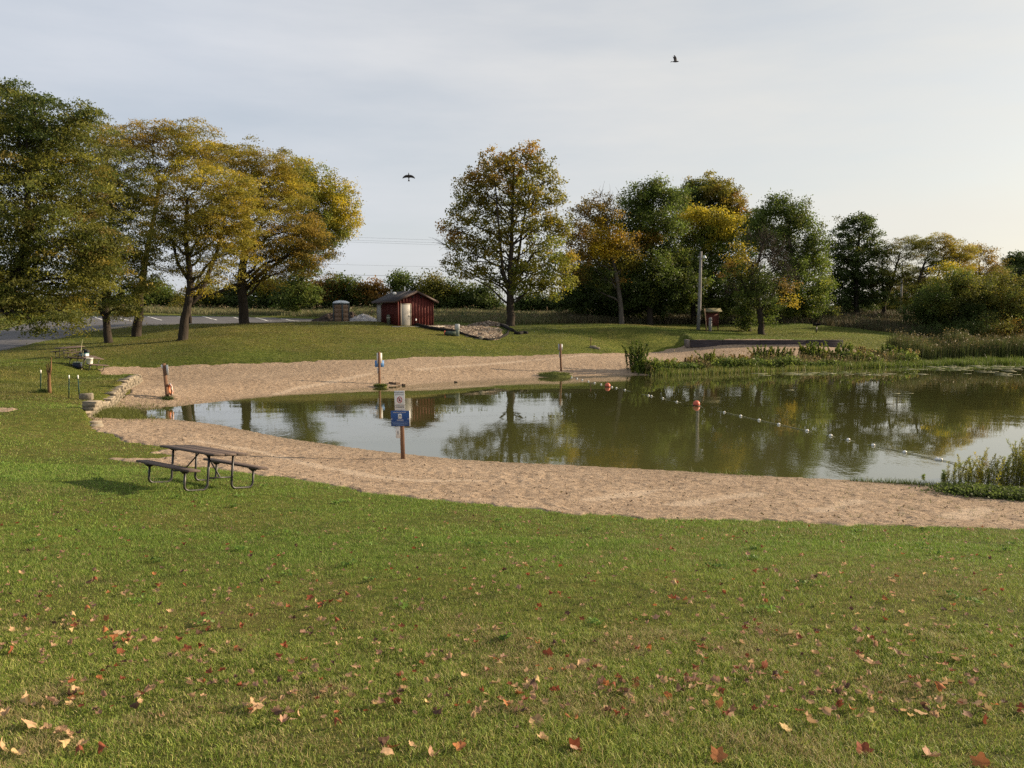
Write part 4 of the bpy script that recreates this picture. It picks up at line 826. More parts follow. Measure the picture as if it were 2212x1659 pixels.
def door(x0, w, side):
    M_ = np.eye(3) if side == 0 else rotz(-math.pi/2)
    off = np.array([0,0,0.]) if side == 0 else np.array([0, Ld, 0.])
    mb = MB(); box(mb, off+M_@np.array([x0+w/2,-.03,1.04]), (w,.05,2.06), M_, bev=.004); d = mb.build('door', m_door, t)
    mb = MB()
    for q, s in (((x0-.035,-.035,1.07),(.07,.07,2.16)),((x0+w+.035,-.035,1.07),(.07,.07,2.16)),((x0+w/2,-.035,2.115),(w-.002,.07,.07))): box(mb, off+M_@np.array(q), s, M_)
    mb.build('frame', m_frame, d)
    mb = MB(); box(mb, off+M_@np.array([x0+(w-.1 if side == 0 else .12),-.075,1.0]), (.04,.03,.13), M_); tube(mb, [off+M_@np.array([x0+(w-.1 if side == 0 else .12),-.1,1.02]), off+M_@np.array([x0+(w-.2 if side == 0 else .22),-.1,1.02])], .012, 6); mb.build('handle', m_silver, d)
door(.36, .95, 0); door(.22, .95, 1)
for x in (1.55, 2.4):
    mb = MB(); box(mb, (x,-.09,2.78), (.14,.14,.16), bev=.02); mb.build('wall_lamp', m_black, t)
mb = MB(); box(mb, (1.88,-.03,.62), (.13,.07,.2), bev=.01); mb.build('outlet_box', m_white, t); mb = MB(); tube(mb, [(1.86,-.03,.72),(1.86,-.03,2.1)], .012, 6); mb.build('conduit', m_red_b, t)
mb = MB(); box(mb, (-.12,3.45,2.2), (.2,.16,.2), bev=.02); mb.build('side_lamp', m_silver, t)
mb = MB(); box(mb, (Wd/2, Ld/2, .0), (Wd+1.6, Ld+1.8, .12)); pad = mb.build('concrete_pad', m_conc); pad.location = gsd-np.array([0,0,.09]); pad.rotation_euler = (0,0,TH); tag(pad, kind='structure')
g = ground(839.5, 701.5, 77.4); t = thing('bollard', g, 'short grey green post standing in front of the shed side wall', 'bollard')
mb = MB(); lathe(mb, [(.18,-.1),(.18,.78),(.16,.86),(.09,.93),(.02,.95)], 16); mb.build('post', plain('drab_green', (.10,.11,.08), .7), t, smooth=True)
mb = MB(); lathe(mb, [(.186,.6),(.19,.6),(.19,.68),(.186,.68)], 16); mb.build('band', m_conc, t)
# ---- portable toilet
m_tan = plain('tan_plastic', (.20,.125,.075), .6, .12, 5); m_slate = plain('slate_plastic', (.055,.068,.075), .55, .12, 5); m_pale = plain('pale_roof', (.52,.57,.62), .45, .08, 4)
g = ground(737.5, 698.5, 83.0); t = thing('portable_toilet', g, 'brown portable toilet with a pale domed roof left of the shed', 'portable toilet', R(-24)); t.scale = (.9,.9,.96)
mb = MB(); box(mb, (0,0,.08), (1.34,1.34,.16), bev=.02); mb.build('base', m_slate, t)
mb = MB(); box(mb, (0,0,1.1), (1.2,1.2,1.9)); mb.build('wall', m_slate, t)
for M_, nm in ((np.eye(3),'side_panel'),(rotz(math.pi/2),'side_panel'),(rotz(math.pi),'side_panel'),(rotz(-math.pi/2),'door')):
    mb = MB()
    for k in range(4): box(mb, M_@np.array([0,-.615,.42+k*.45]), (.94,.04,.40), M_, bev=.015)
    box(mb, M_@np.array([0,-.61,1.1]), (.98,.03,1.86), M_); p = mb.build(nm, m_tan, t)
    if nm == 'door': mb = MB(); box(mb, M_@np.array([.36,-.655,1.0]), (.05,.04,.16), M_); mb.build('handle', m_black, p)
mb = MB()
for x in (-.6,.6):
    for y in (-.6,.6): box(mb, (x,y,1.1), (.14,.14,1.96), bev=.03)
box(mb, (0,0,2.05), (1.36,1.36,.14), bev=.03); mb.build('corner_post', m_slate, t)
mb = MB(); lathe(mb, [(.96,2.12),(.96,2.17),(.85,2.27),(.6,2.36),(.3,2.41),(.02,2.42)], 4, rot=rotz(math.pi/4)); ro = mb.build('roof', m_pale, t)
mb = MB(); tube(mb, [(-.45,.45,2.1),(-.45,.45,2.5)], .05, 8); mb.build('vent_pipe', m_slate, ro)
# ---- heaps and the dug-up patch
def heap(name, label, cat, u, v, D, sx, sy, h, mat, seed, kind=None):
    g = ground(u, v, D); a = np.linspace(-1, 1, 44); X, Y = np.meshgrid(a, a); r = np.hypot(X, Y)
    prof = np.clip(1-r, 0, 1)**.85*(.65+.7*fbm(X*3+seed, Y*3, 1, seed))+ (vnoise(X*12+seed, Y*12, 1, seed+3)-.5)*.14*(r < .95)
    Z = prof*h-.05-(r > .97)*.1
    idx = np.arange(44*44).reshape(44,44); mb = MB(); mb.add(np.stack([X*sx, Y*sy, Z], -1).reshape(-1,3), np.stack([idx[:-1,:-1], idx[:-1,1:], idx[1:,1:], idx[1:,:-1]], -1).reshape(-1,4))
    o = mb.build(name, mat, smooth=False); o.location = g; tag(o, label, cat, None, kind); return o
def rubble(name, base, lo, hi, sc):
    m, nt, b = newmat(name); v = coords(nt); vo = nd(nt, 'ShaderNodeTexVoronoi'); vo.inputs['Scale'].default_value = sc; nt.links.new(v, vo.inputs['Vector'])
    s = nd(nt, 'ShaderNodeSeparateColor'); nt.links.new(vo.outputs['Color'], s.inputs[0]); n = noise(nt, v, 1.2, 5, .65)
    cc = mixc(nt, ramp(nt, s.outputs[0], [(0, lo), (.5, base), (1, hi)]), ramp(nt, n, [(.3, (.5,.5,.5)), (.7, (1.2,1.2,1.2))]), .7, 'MULTIPLY')
    nt.links.new(cc, b.inputs['Base Color']); b.inputs['Roughness'].default_value = .95; b.inputs['Specular IOR Level'].default_value = .1; bump(nt, b, vo.outputs['Distance'], .08); return m
m_gravel = rubble('white_gravel', (.34,.33,.34), (.2,.2,.21), (.5,.5,.5), 9); m_dirt = rubble('dug_earth', (.175,.13,.095), (.08,.055,.04), (.36,.31,.25), 7); m_dark = rubble('dark_soil', (.05,.038,.03), (.03,.024,.02), (.09,.07,.06), 7)
heap('gravel_pile', 'pale gravel pile between the portable toilet and the shed', 'gravel pile', 784, 695.5, 87, 2.0, 1.4, .8, m_gravel, 4)
heap('soil_heap', 'dark soil heap half hidden behind the portable toilet', 'soil heap', 722, 692, 90, 2.6, 1.4, 1.0, m_dark, 6)
heap('soil_heap', 'dark soil lump right of the portable toilet', 'soil heap', 760, 692, 90, 1.0, .8, 1.1, m_dark, 8)
heap('soil_heap', 'low brushy spoil heap beside the maple foot', 'soil heap', 1055, 702, 84, 2.4, 1.0, .6, m_dirt, 9)
# bare patch laid over the lawn
pt = np.array([P(*c) for c in [(893,703.5,78),(960,702.5,81),(1020,703,83),(1075,708,82.5),(1090,718,78.5),(1092,727,75),(1070,733,72.3),(1040,733.5,72),(1010,729,72.8),(985,722,74.6),(950,720,75.2),(920,716,76)]])
xs = np.linspace(pt[:,0].min()-1, pt[:,0].max()+1, 150); ys = np.linspace(pt[:,1].min()-1, pt[:,1].max()+1, 130); xg, yg = np.meshgrid(xs, ys)
dp = sdf(pt, xg, yg)+(fbm(xg, yg, 1.2, 61)-.5)*1.2
zg = bil(LZ, xg, yg)+.04+.07*sstep(0, 1.6, dp)*fbm(xg, yg, 1.4, 66)*1.6+(vnoise(xg, yg, .35, 67)-.5)*.16*(dp > .1)-.25*(1-sstep(-.25, .15, dp))
tag(grid_obj('dug_patch', xg, yg, zg, cellmask(dp > -.2), m_dirt), 'bare dug earth patch right of the shed ringed by black sediment tubes', 'earth patch', kind='stuff')
m_sock = plain('black_sock', (.018,.017,.016), .9, .4, 14, .1, bmp=.02)
def sock(label, px, r=.14):
    q = [ground(*c, dz=r*.6) for c in px]; q = np.array(q); s = np.linspace(0, len(q)-1, len(q)*5)
    p2 = np.stack([np.interp(s, np.arange(len(q)), q[:,i]) for i in range(3)], 1); p2[1:-1] = (p2[:-2]+2*p2[1:-1]+p2[2:])/4
    mb = MB(); tube(mb, p2, r*(.85+.3*np.random.default_rng(len(q)).random(len(p2))), 8); tag(mb.build('sediment_tube', m_sock, smooth=True), label, 'sediment tube', 'black sediment tubes')
sock('thick black sediment tube curving down from the shed corner', [(893,703,78),(905,709,77.2),(916,715,76.2),(930,718,75.5),(955,720.5,75),(985,721,74.6)], .17)
sock('thin black sediment tube along the front edge of the dug patch', [(990,723,74.5),(1012,728,73),(1035,731,72.3),(1055,733.5,72),(1080,730,73.5),(1096,724,75.5),(1098,718,78)], .11)
sock('short black sediment tube by the maple foot', [(1082,708,83.5),(1090,709,82.6),(1100,715,79.8),(1110,719,78)], .17)
sock('crumpled black sediment tube right of the dug patch', [(1113,722,76.5),(1122,724,76),(1130,721,77),(1139,722,76.7)], .16)
g = ground(988, 729, 72.6); t = thing('utility_pedestal', g, 'grey utility pedestal box standing in front of the dug patch', 'utility box', R(15))
mb = MB(); box(mb, (0,0,.3), (.3,.3,.7), bev=.02); mb.build('base', plain('pedestal_green', (.14,.17,.14), .6), t)
mb = MB(); box(mb, (0,0,.82), (.38,.34,.5), bev=.025); mb.build('cap', plain('pedestal_grey', (.36,.38,.39), .5), t)
g = ground(975, 728.5, 72.6); t = thing('drain_pipe', g, 'short green drum pipe with an orange end cap beside the pedestal', 'pipe', R(-12))
mb = MB(); tube(mb, [(-.55,0,.2),(.45,0,.2)], .21, 16); mb.build('pipe_body', plain('pipe_dark', (.055,.075,.05), .6), t, smooth=True)
mb = MB(); tube(mb, [(-.62,0,.2),(-.55,0,.2)], .23, 16); mb.build('end_cap', plain('orange_cap', (.42,.07,.03), .5), t)
g = ground(1040, 731.5, 72.2); mb = MB(); stone(mb, (0,0,.12), (.42,.34,.34), .4, 77); tag(mb.build('pale_rock', m_stone), 'pale squared rock at the dug patch edge', 'rock').location = g
# ---- utility pole, kiosk, grey post
m_gpole = barkmat('grey_pole', (.30,.29,.28), 5)
g = ground(1508, 713, 88); tp_ = P(1514.5, 543, 88)-g
t = thing('utility_pole', g, 'weathered grey utility pole with a lamp near its top', 'utility pole')
mb = MB(); tube(mb, [(0,0,-.2), tp_*.35+np.array([.05,0,0]), tp_*.7, tp_], [.21,.19,.16,.13], 12); mb.build('pole', m_gpole, t, smooth=True)
mb = MB(); tube(mb, [tp_*.93, tp_*.94+np.array([.2,-.1,.02]), tp_*.935+np.array([.34,-.2,-.02])], .03, 7); ar = mb.build('lamp_arm', m_silver, t)
mb = MB(); lathe(mb, [(.02,.2),(.10,.16),(.13,.05),(.2,-.06),(.19,-.1),(.02,-.14)], 14, tp_*.925+np.array([.36,-.2,0])); mb.build('lamp_head', m_pale, ar, smooth=True)
mb = MB(); box(mb, tp_*.93+np.array([-.2,0,0]), (.3,.06,.06)); mb.build('bracket', m_silver, t)
m_kiosk = plain('kiosk_red', (.085,.02,.014), .8, .25, 5); m_kroof = plain('mossy_shingles', (.16,.15,.09), .9, .4, 12, .15, bmp=.01)
g = ground(1538, 712.5, 87.6); t = thing('notice_kiosk', g, 'dark red roofed notice kiosk right of the utility pole', 'kiosk', R(-6)); t.scale = (.66,.8,.88)
for x in (-.95, .95):
    mb = MB(); box(mb, (x,0,1.15), (.14,.14,2.3)); mb.build('post', m_kiosk, t)
mb = MB(); box(mb, (0,0,1.35), (1.75,.10,1.55)); mb.build('notice_board', m_kiosk, t)
mb = MB()
for s in (-1, 1):
    V = [(-1.3,0,2.72),(1.3,0,2.72),(1.45,s*.72,2.32),(-1.45,s*.72,2.32)]; V2 = [(x,y,z-.07) for x,y,z in V]
    mb.add(V+V2, [(0,1,2,3),(7,6,5,4),(0,4,5,1),(1,5,6,2),(2,6,7,3),(3,7,4,0)])
mb.build('roof', m_kroof, t)
mb = MB(); box(mb, (0,-.08,2.26), (2.2,.05,.14)); mb.build('header', plain('kiosk_header', (.2,.12,.08), .8), t)
g = ground(1534, 715, 86.4); mb = MB(); lathe(mb, [(.22,-.1),(.22,1.15),(.18,1.25),(.24,1.3),(.2,1.5),(.1,1.54)], 12); t = tag(mb.build('stubby_post', m_gpole, smooth=True), 'pale weathered stub post standing in front of the notice kiosk', 'post'); t.location = g; t.scale = (.8,.8,.95)
g = ground(1527, 715.5, 86.2); mb = MB(); tube(mb, [(0,0,0), P(1522,667,87.0)-g], .045, 6); tag(mb.build('leaning_pole', plain('tan_pole', (.34,.22,.12), .8)), 'long tan pole leaning against the notice kiosk roof', 'pole').location = g
# ---- barbecue grill on a post
g = ground(1763.5, 718.5, 88); t = thing('park_grill', g, 'black park grill on a post, alone on the far lawn', 'grill', R(20))
mb = MB(); tube(mb, [(0,0,-.1),(0,0,.75)], .06, 8); mb.build('post', m_steel, t)
mb = MB(); box(mb, (0,0,.77), (.62,.5,.04)); box(mb, (-.3,0,.92), (.03,.5,.3)); box(mb, (.3,0,.92), (.03,.5,.3)); box(mb, (0,.24,.92), (.6,.03,.3)); mb.build('fire_box', m_sock, t)
mb = MB()
for k in range(8): tube(mb, [(-.3,-.22+.06*k,1.0),(.3,-.22+.06*k,1.0)], .012, 5)
mb.build('grate', m_sock, t)
# ---- timber retaining wall on the far beach
m_timber = plain('dark_timber', (.052,.046,.05), .9, .4, 5, .15, bmp=.01, stretch=(.3,1,4)); m_tend = plain('grey_timber', (.15,.13,.12), .9, .3, 6, .15)
wp = np.array([P(u, 752, 76.6)[:2] for u in (1492,1560,1640,1740,1824)]); wp[:,1] += np.array([.3,0,-.2,-.1,.4])
t = thing('retaining_wall', (wp[2][0], wp[2][1], 1.2), 'long low dark timber retaining wall behind the far sand', 'wall'); b0 = np.array([wp[2][0], wp[2][1], 1.2]); ZW = gz(wp[2][0], wp[2][1]-.5)+.02
for k in range(4):
    a, c = wp[k], wp[k+1]; d = c-a; L_ = np.linalg.norm(d); an_ = math.atan2(d[1], d[0])
    mb = MB()
    for j in range(4):
        mid = (a+c)/2; box(mb, (mid[0]-b0[0], mid[1]-b0[1]+.02*j, ZW-1.2+j*.175), (L_-.02, .2, .175), rotz(an_), bev=.012)
    mb.build('timber_course', m_timber, t)
mb = MB(); box(mb, (wp[0][0]-b0[0]-.2, wp[0][1]-b0[1]+.5, ZW-1.2+.26), (.3,1.1,.74), bev=.02); mb.build('end_post', m_tend, t)
# ---- rocks on the lawn spit, thin stake
for k, (u, v, D, s, lbl) in enumerate([(1281,746,72,(.6,.5,.3),'flat grey rock on the lawn spit, left of two'),(1289,747,71.8,(.5,.4,.2),'smaller grey rock on the lawn spit, right of two')]):
    g = ground(u, v, D); mb = MB(); stone(mb, (0,0,.08), s, .3*k, 30+k); tag(mb.build('lawn_rock', m_stone2), lbl, 'rock').location = g
g = ground(1276, 744, 73); mb = MB(); tube(mb, [(0,0,-.1),(.02,0,.85)], .035, 6); tag(mb.build('thin_stake', m_kiosk), 'thin dark stake standing by the rocks on the lawn spit', 'stake').location = g
g = ground(1176, 702, 84); 
# ---- driftwood and stones at the far waterline
for k, (u, v, s, lbl) in enumerate([(845,831,(.3,.2,.13),'brown stone at the far waterline beside the far sign post'),(858,831,(.42,.22,.15),'widest brown stone at the far waterline'),(872,832,(.25,.2,.12),'brown stone at the right end of the waterline row'),(985,825,(.22,.16,.1),'lone low stone on the far waterline')]):
    g = G(u, v, .03); g[2] = gz(g[0], g[1]); mb = MB(); stone(mb, (0,0,.06), s, k, 40+k); tag(mb.build('shore_stone', m_dirt), lbl, 'stone', 'stones along the far waterline').location = g
# ---- overhead wires and poles
m_wire = plain('wire', (.05,.05,.055), .6, .1)
WG = 'overhead power wires'
for lbl, px, r in (('uppermost thin power wire crossing the sky behind the maple',[(-300,470),(765,512.5),(950,519),(2147,577),(2600,600)],.011),('second thin power wire from the top',[(-300,478),(765,519),(950,524.5),(2147,582),(2600,604)],.011),('third thin power wire from the top',[(-300,483),(765,523),(950,529),(2147,586),(2600,608)],.011),('single faint power wire midway down the sky gap',[(-300,545),(715,571),(955,577),(2147,610),(2600,622)],.010),('thick lowest cable just above the hedgerow',[(-300,568),(590,590),(955,598.5),(2147,617),(2600,626)],.022)):
    q = np.array([P(u, v, 128) for u, v in px]); s = np.linspace(q[0][0], q[-1][0], 60)
    mb = MB(); tube(mb, np.stack([s, np.full(60, 128.), np.interp(s, q[:,0], q[:,2])+.0], 1), r, 5); tag(mb.build('power_wire', m_wire), lbl, 'wire', WG)
for u, vt, lbl in ((1945,568,'pale grey power pole seen between the dark oak and the thicket'),(1218,560,'pale power pole behind the lower right of the maple')):
    p = P(u, 688, 128.3); z0 = gz(p[0], p[1]); tz = P(u, vt, 128.3)[2]
    t = thing('power_pole', (p[0], p[1], z0), lbl, 'power pole', 0, 'roadside power poles'); mb = MB(); tube(mb, [(0,0,-.3),(0,0,tz-z0)], [.18,.12], 10); mb.build('pole', m_gpole, t)
    mb = MB(); box(mb, (0,.14,tz-z0-.4), (2.4,.1,.12)); mb.build('crossarm', m_gpole, t)
# ---- birds
m_feather = plain('dark_feathers', (.035,.03,.032), .8, .3, 12)
def bird(name, lbl, loc, rot, sc, up, fold):
    mb = MB()
    prof = [(0,-.17,.006),(0,-.12,.022),(0,-.05,.036),(0,.03,.04),(0,.09,.030),(0,.125,.026),(0,.15,.020),(0,.175,.006)]
    tube(mb, [(p[0], p[1], 0) for p in prof], [p[2] for p in prof], 10)
    tube(mb, [(0,.17,0),(0,.2,-.004)], [.007,.001], 5)
    V = [(-.012,-.12,.0),(.012,-.12,0),(.05,-.25,0),(0,-.235,0),(-.05,-.25,0)]; mb.add(V+[(x,y,z-.006) for x,y,z in V], [(0,1,2,3,4),(9,8,7,6,5),(0,5,6,1),(1,6,7,2),(2,7,8,3),(3,8,9,4),(4,9,5,0)])
    for s in (-1, 1):
        chord = [(0.02,.07,-.07,0),(.09,.075,-.06,.3),(.17,.06,-.065,.62),(.24,.02,-.07,.85),(.30,-.045,-.085,1.0)]
        T, B = [], []
        for q, a, b_, f in chord:
            z = q*math.sin(up*.6)+fold*max(0, q-.12); x = s*q*math.cos(up*.6)
            T += [(x, a, z+.006), (x, b_, z+.004)]; B += [(x, a, z-.004), (x, b_, z-.002)]
        n = len(T); Fs = []
        for i in range(0, n-2, 2): Fs += [(i,i+1,i+3,i+2), (n+i+2,n+i+3,n+i+1,n+i), (i,i+2,n+i+2,n+i), (i+1,n+i+1,n+i+3,i+3)]
        Fs += [(n-2,n-1,2*n-1,2*n-2)]; mb.add(T+B, Fs)
    o = mb.build(name, m_feather); o.location = [float(q) for q in loc]; o.rotation_euler = rot; o.scale = (sc,)*3; tag(o, lbl, 'bird', 'birds in flight')
bird('bird', 'dark bird gliding with spread wings and its tail down, left of the maple', P(883,381,44), (R(62),0,R(185)), 1.1, .1, -.55)
bird('bird', 'dark bird flying right with one wing raised, high in the sky', P(1459,133,42), (R(4),R(-8),R(-84)), 1.0, 2.15, .0)
# ================================================================== GRASS
def blades(mb, x, y, z, h, w, col, rng, lean=.5, seg=1):
    n = len(x); a = rng.random(n)*2*math.pi; d = np.stack([np.cos(a), np.sin(a), np.zeros(n)], 1)
    b = rng.random(n)*2*math.pi; l = np.stack([np.cos(b), np.sin(b), np.zeros(n)], 1)*(h*lean*(.3+rng.random(n)))[:,None]
    p = np.stack([x, y, z], 1); ww = (d*(w*.5)[:,None])
    up = np.zeros((n,3)); up[:,2] = h
    if seg == 1:
        mb.polys(np.stack([p-ww, p+ww, p+up+l], 1), col)
    else:
        m = p+up*.6+l*.35
        t = p+up*.95+l*1.15
        V = np.stack([p-ww, p+ww, m+ww*.75, m-ww*.75, t], 1); i = np.arange(n)[:,None]*5
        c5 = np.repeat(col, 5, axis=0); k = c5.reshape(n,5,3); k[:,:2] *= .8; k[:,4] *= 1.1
        nb = mb.n; mb.add(V.reshape(-1,3), i+np.array([[0,1,2,3]]), k.reshape(-1,3))
        mb.l.append((i+np.array([[3,2,4]])+nb).ravel()); mb.t.append(np.full(n, 3))
def gcol(x, y, n, rng):
    dry = sstep(.48, .74, .6*fbm(x, y, 2.2, 101, 4)+.4*vnoise(x, y, .45, 104))
    r = rng.random(n)
    g1 = np.array([.088,.130,.022]); g2 = np.array([.180,.240,.037]); g3 = np.array([.34,.355,.095]); br = np.array([.29,.235,.115])
    c = np.where((r < .42)[:,None], g1, np.where((r < .83)[:,None], g2, g3))
    near = 1-sstep(5, 13, y); isdry = rng.random(n) < (.04+.08*near)+(.26+.26*near)*dry; c = np.where(isdry[:,None], br*(.7+.6*rng.random((n,1))), c)
    mid = sstep(7, 11, y)*(1-isdry); c = c*(1-mid[:,None]*np.array([.16,-.03,.10])); c = c*(.75+.5*rng.random((n,1)))*(1-.12*dry[:,None])*(1.12+.14*near[:,None])
    return c
def scatter(n, D0, D1, smax, rng, p=1.0):
    D = (D0**p+(D1**p-D0**p)*rng.random(n))**(1/p); s = rng.uniform(-smax, smax, n); return s*(D+2.6)*1.0, D
rng = np.random.default_rng(77)
def lawn_ok(x, y, m=.0):
    return (bil(DSAn, x, y) < .03+m) & (bil(DLO, x, y) < -.02) & (bil(DSH, x, y) < -.25)
mb = MB()
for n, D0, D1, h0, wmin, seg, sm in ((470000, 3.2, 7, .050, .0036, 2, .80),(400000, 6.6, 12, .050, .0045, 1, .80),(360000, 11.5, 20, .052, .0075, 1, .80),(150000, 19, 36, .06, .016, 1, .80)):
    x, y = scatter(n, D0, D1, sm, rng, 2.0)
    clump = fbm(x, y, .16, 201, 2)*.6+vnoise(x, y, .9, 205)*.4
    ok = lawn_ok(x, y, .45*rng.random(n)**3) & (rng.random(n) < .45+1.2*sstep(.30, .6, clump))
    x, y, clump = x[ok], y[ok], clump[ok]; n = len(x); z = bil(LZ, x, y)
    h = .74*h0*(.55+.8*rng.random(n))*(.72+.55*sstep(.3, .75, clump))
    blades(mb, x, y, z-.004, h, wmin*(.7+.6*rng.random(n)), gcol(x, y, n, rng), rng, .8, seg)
# hillside and far lawn: coarser tufts
x, y = scatter(480000, 34, 98, .80, rng, 1.2); ok = lawn_ok(x, y, .1*rng.random(len(x))); x, y = x[ok], y[ok]; n = len(x)
dr = sstep(.42,.66,fbm(x*.6, y, 7, 131, 4)); hcol = (np.array([.088,.128,.022])*(1-dr[:,None])+np.array([.165,.145,.046])*dr[:,None])*(.72+.56*rng.random((n,1)))*(.70+.62*sstep(.3,.7,fbm(x*.45, y, 2.6, 137, 4)))[:,None]
blades(mb, x, y, bil(LZ, x, y)-.01, (.05+.05*rng.random(n)), .020+.012*rng.random(n)+y*.0002, hcol, rng, 1.0)
o = mb.build('lawn_grass', m_blade); tag(o, 'short mown grass covering the lawn, green with dry straw patches', 'grass', kind='stuff')
# broadleaf weeds in the lawn
mb = MB(); nw = 170; x, y = scatter(nw, 6.5, 22, .72, rng, 1.7); ok = lawn_ok(x, y, -.4); x, y = x[ok], y[ok]
for i in range(len(x)):
    k = int(rng.integers(5, 14)); rr = rng.uniform(.03, .10)
    c = np.array([x[i], y[i], 0])+np.stack([rng.normal(size=k)*rr, rng.normal(size=k)*rr*1.0, np.zeros(k)], 1); c[:,2] = bil(LZ, c[:,0], c[:,1])+.032+.016*rng.random(k)
    leaves(mb, c, 3, .02, .022+.010*rng.random(), np.tile(np.array([.125,.205,.040])*(.7+.7*rng.random()), (k,1)), rng, .4, 0, 1.8, 1.2)
tag(mb.build('lawn_weeds', m_leaf), 'small broadleaf weeds and clover tufts scattered in the near lawn', 'weeds', kind='stuff')
# sand litter: sparse seedlings on the beach
mb = MB(); x, y = scatter(1500, 15, 24, .72, rng, 1.0); ok = (bil(DSA, x, y) > .4) & (bil(DSH, x, y) < -.5) & (x > 3+6*rng.random(len(x))); x, y = x[ok], y[ok]; n = len(x)
for _ in range(4): blades(mb, x+rng.normal(size=n)*.03, y+rng.normal(size=n)*.03, bil(BZ, x, y)-.04, .06+.09*rng.random(n), np.full(n, .012), np.tile([.11,.115,.035], (n,1))*(.6+.8*rng.random((n,1))), rng, .8)
# specks of leaf and bark on the sand
lt = MB(); xx, yy = scatter(5200, 14, 34, .72, rng, 1.0); ok = (bil(DSAn, xx, yy) > .05) & (bil(DSH, xx, yy) < -.4); xx, yy = xx[ok], yy[ok]; nn_ = len(xx)
leaves(lt, np.stack([xx, yy, bil(BZ, xx, yy)+.012], 1), 1, .004, .035, np.array([[.10,.065,.04],[.05,.036,.026],[.2,.14,.09],[.15,.12,.05]])[rng.integers(0, 4, nn_)], rng, .2, 0, 1.8, 2.0)
tag(lt.build('sand_litter', m_leaf), 'dark specks of dry leaf and bark strewn over the beach sand', 'leaf litter', kind='stuff')
# green fringe along the near waterline
sh = np.array(SHORE)[:23, :2]; sg_ = np.concatenate([[0], np.cumsum(np.linalg.norm(np.diff(sh, axis=0), axis=1))])
def along(n, a, b):
    t = rng.uniform(a, b, n)*sg_[-1]; x = np.interp(t, sg_, sh[:,0]); y = np.interp(t, sg_, sh[:,1]); return x, y
tot = sg_[-1]; fr0 = sg_[13]/tot; fr1 = sg_[20]/tot
x, y = along(16000, fr0-.03, 1.0); dens_ = np.clip((x-4)/14, .04, 1); ok = rng.random(len(x)) < dens_*sstep(.35,.6,vnoise(x, y, 1.1, 303)+.15*(x > 10)); x, y = x[ok], y[ok]
x = x+rng.normal(size=len(x))*.12; y = y-np.abs(rng.normal(size=len(x)))*.16-.05; n = len(x)
blades(mb, x, y, np.maximum(bil(BZ, x, y)-.05, -.02), .06+.14*rng.random(n), np.full(n, .016), np.tile([.075,.105,.022], (n,1))*(.6+.8*rng.random((n,1))), rng, .7)
# weeds between the stone wall and the pond tip
w0 = G(246, 893, .15); x = w0[0]+rng.normal(size=9000)*1.1; y = w0[1]+rng.normal(size=9000)*1.7; ok = (bil(DSH, x, y) < .15) & (bil(DSA, x, y) > -.1); x, y = x[ok], y[ok]; n = len(x)
blades(mb, x, y, bil(BZ, x, y)-.04, .10+.2*rng.random(n), np.full(n, .025), np.tile([.10,.115,.024], (n,1))*(.6+.8*rng.random((n,1))), rng, .8)
tag(mb.build('shore_weeds', m_blade), 'thin green weeds fringing the waterline and sprouting in the sand', 'weeds', kind='stuff')
# moss humps under the far posts
m_moss = plain('moss', (.075,.085,.022), .95, .4, 8, .1, bmp=.03)
for (u, v, sx, sy, h, lbl) in ((1196,812,1.9,1.0,.26,'mossy green hump at the foot of the grey backed sign post'),(822,834.5,.7,.4,.1,'small moss patch at the foot of the far blue sign post')):
    g = G(u, v, .05); a = np.linspace(-1, 1, 26); X, Y = np.meshgrid(a, a); r = np.hypot(X, Y); an_ = np.arctan2(Y, X); r = r*(1+.9*(fbm(np.cos(an_)*1.5+u, np.sin(an_)*1.5, .8, 12, 3)))
    Z = np.clip(1-r*r, 0, 1)**.8*h*(.4+1.2*fbm(X*3+u, Y*3, .8, 7))-.06*(r > .9)
    idx = np.arange(676).reshape(26,26); mb = MB(); mb.add(np.stack([X*sx, Y*sy, Z], -1).reshape(-1,3), np.stack([idx[:-1,:-1], idx[:-1,1:], idx[1:,1:], idx[1:,:-1]], -1).reshape(-1,4))
    t = thing('moss_hump', (g[0], g[1], .03), lbl, 'moss hump'); mb.build('hump', m_moss, t, smooth=True)
    q = rng.uniform(-1, 1, (2600,2)); q = q[(q**2).sum(1)*(1+.9*(fbm(q[:,0]/np.hypot(q[:,0],q[:,1])*1.5+u, q[:,1]/np.hypot(q[:,0],q[:,1])*1.5, .8, 12, 3)))**2 < .9]; n = len(q); mb = MB(); zz = np.clip(1-(q**2).sum(1), 0, 1)**.7*h*.9
    blades(mb, q[:,0]*sx, q[:,1]*sy, zz, .05+.08*rng.random(n), np.full(n, .03), np.tile([.09,.115,.02], (n,1))*(.6+.8*rng.random((n,1))), rng, .9); mb.build('moss_blades', m_blade, t)
for u, v, D, lbl in ((362,871,41,'grass tuft at the foot of the life ring post'),(90,858,37.6,'dark grass tuft around the stake by the dead sapling')):
    g = ground(u, v, D, -.04); n = 900; mb = MB(); q_ = np.abs(rng.normal(size=n))*.16; a_ = rng.random(n)*6.28; x, y = q_*np.cos(a_), q_*np.sin(a_)
    blades(mb, x, y, np.zeros(n)-.02, .07+.2*rng.random(n), np.full(n, .03), np.tile([.05,.075,.018], (n,1))*(.6+.8*rng.random((n,1))), rng, .6); t = tag(mb.build('grass_tuft', m_blade), lbl, 'grass tuft'); t.location = g
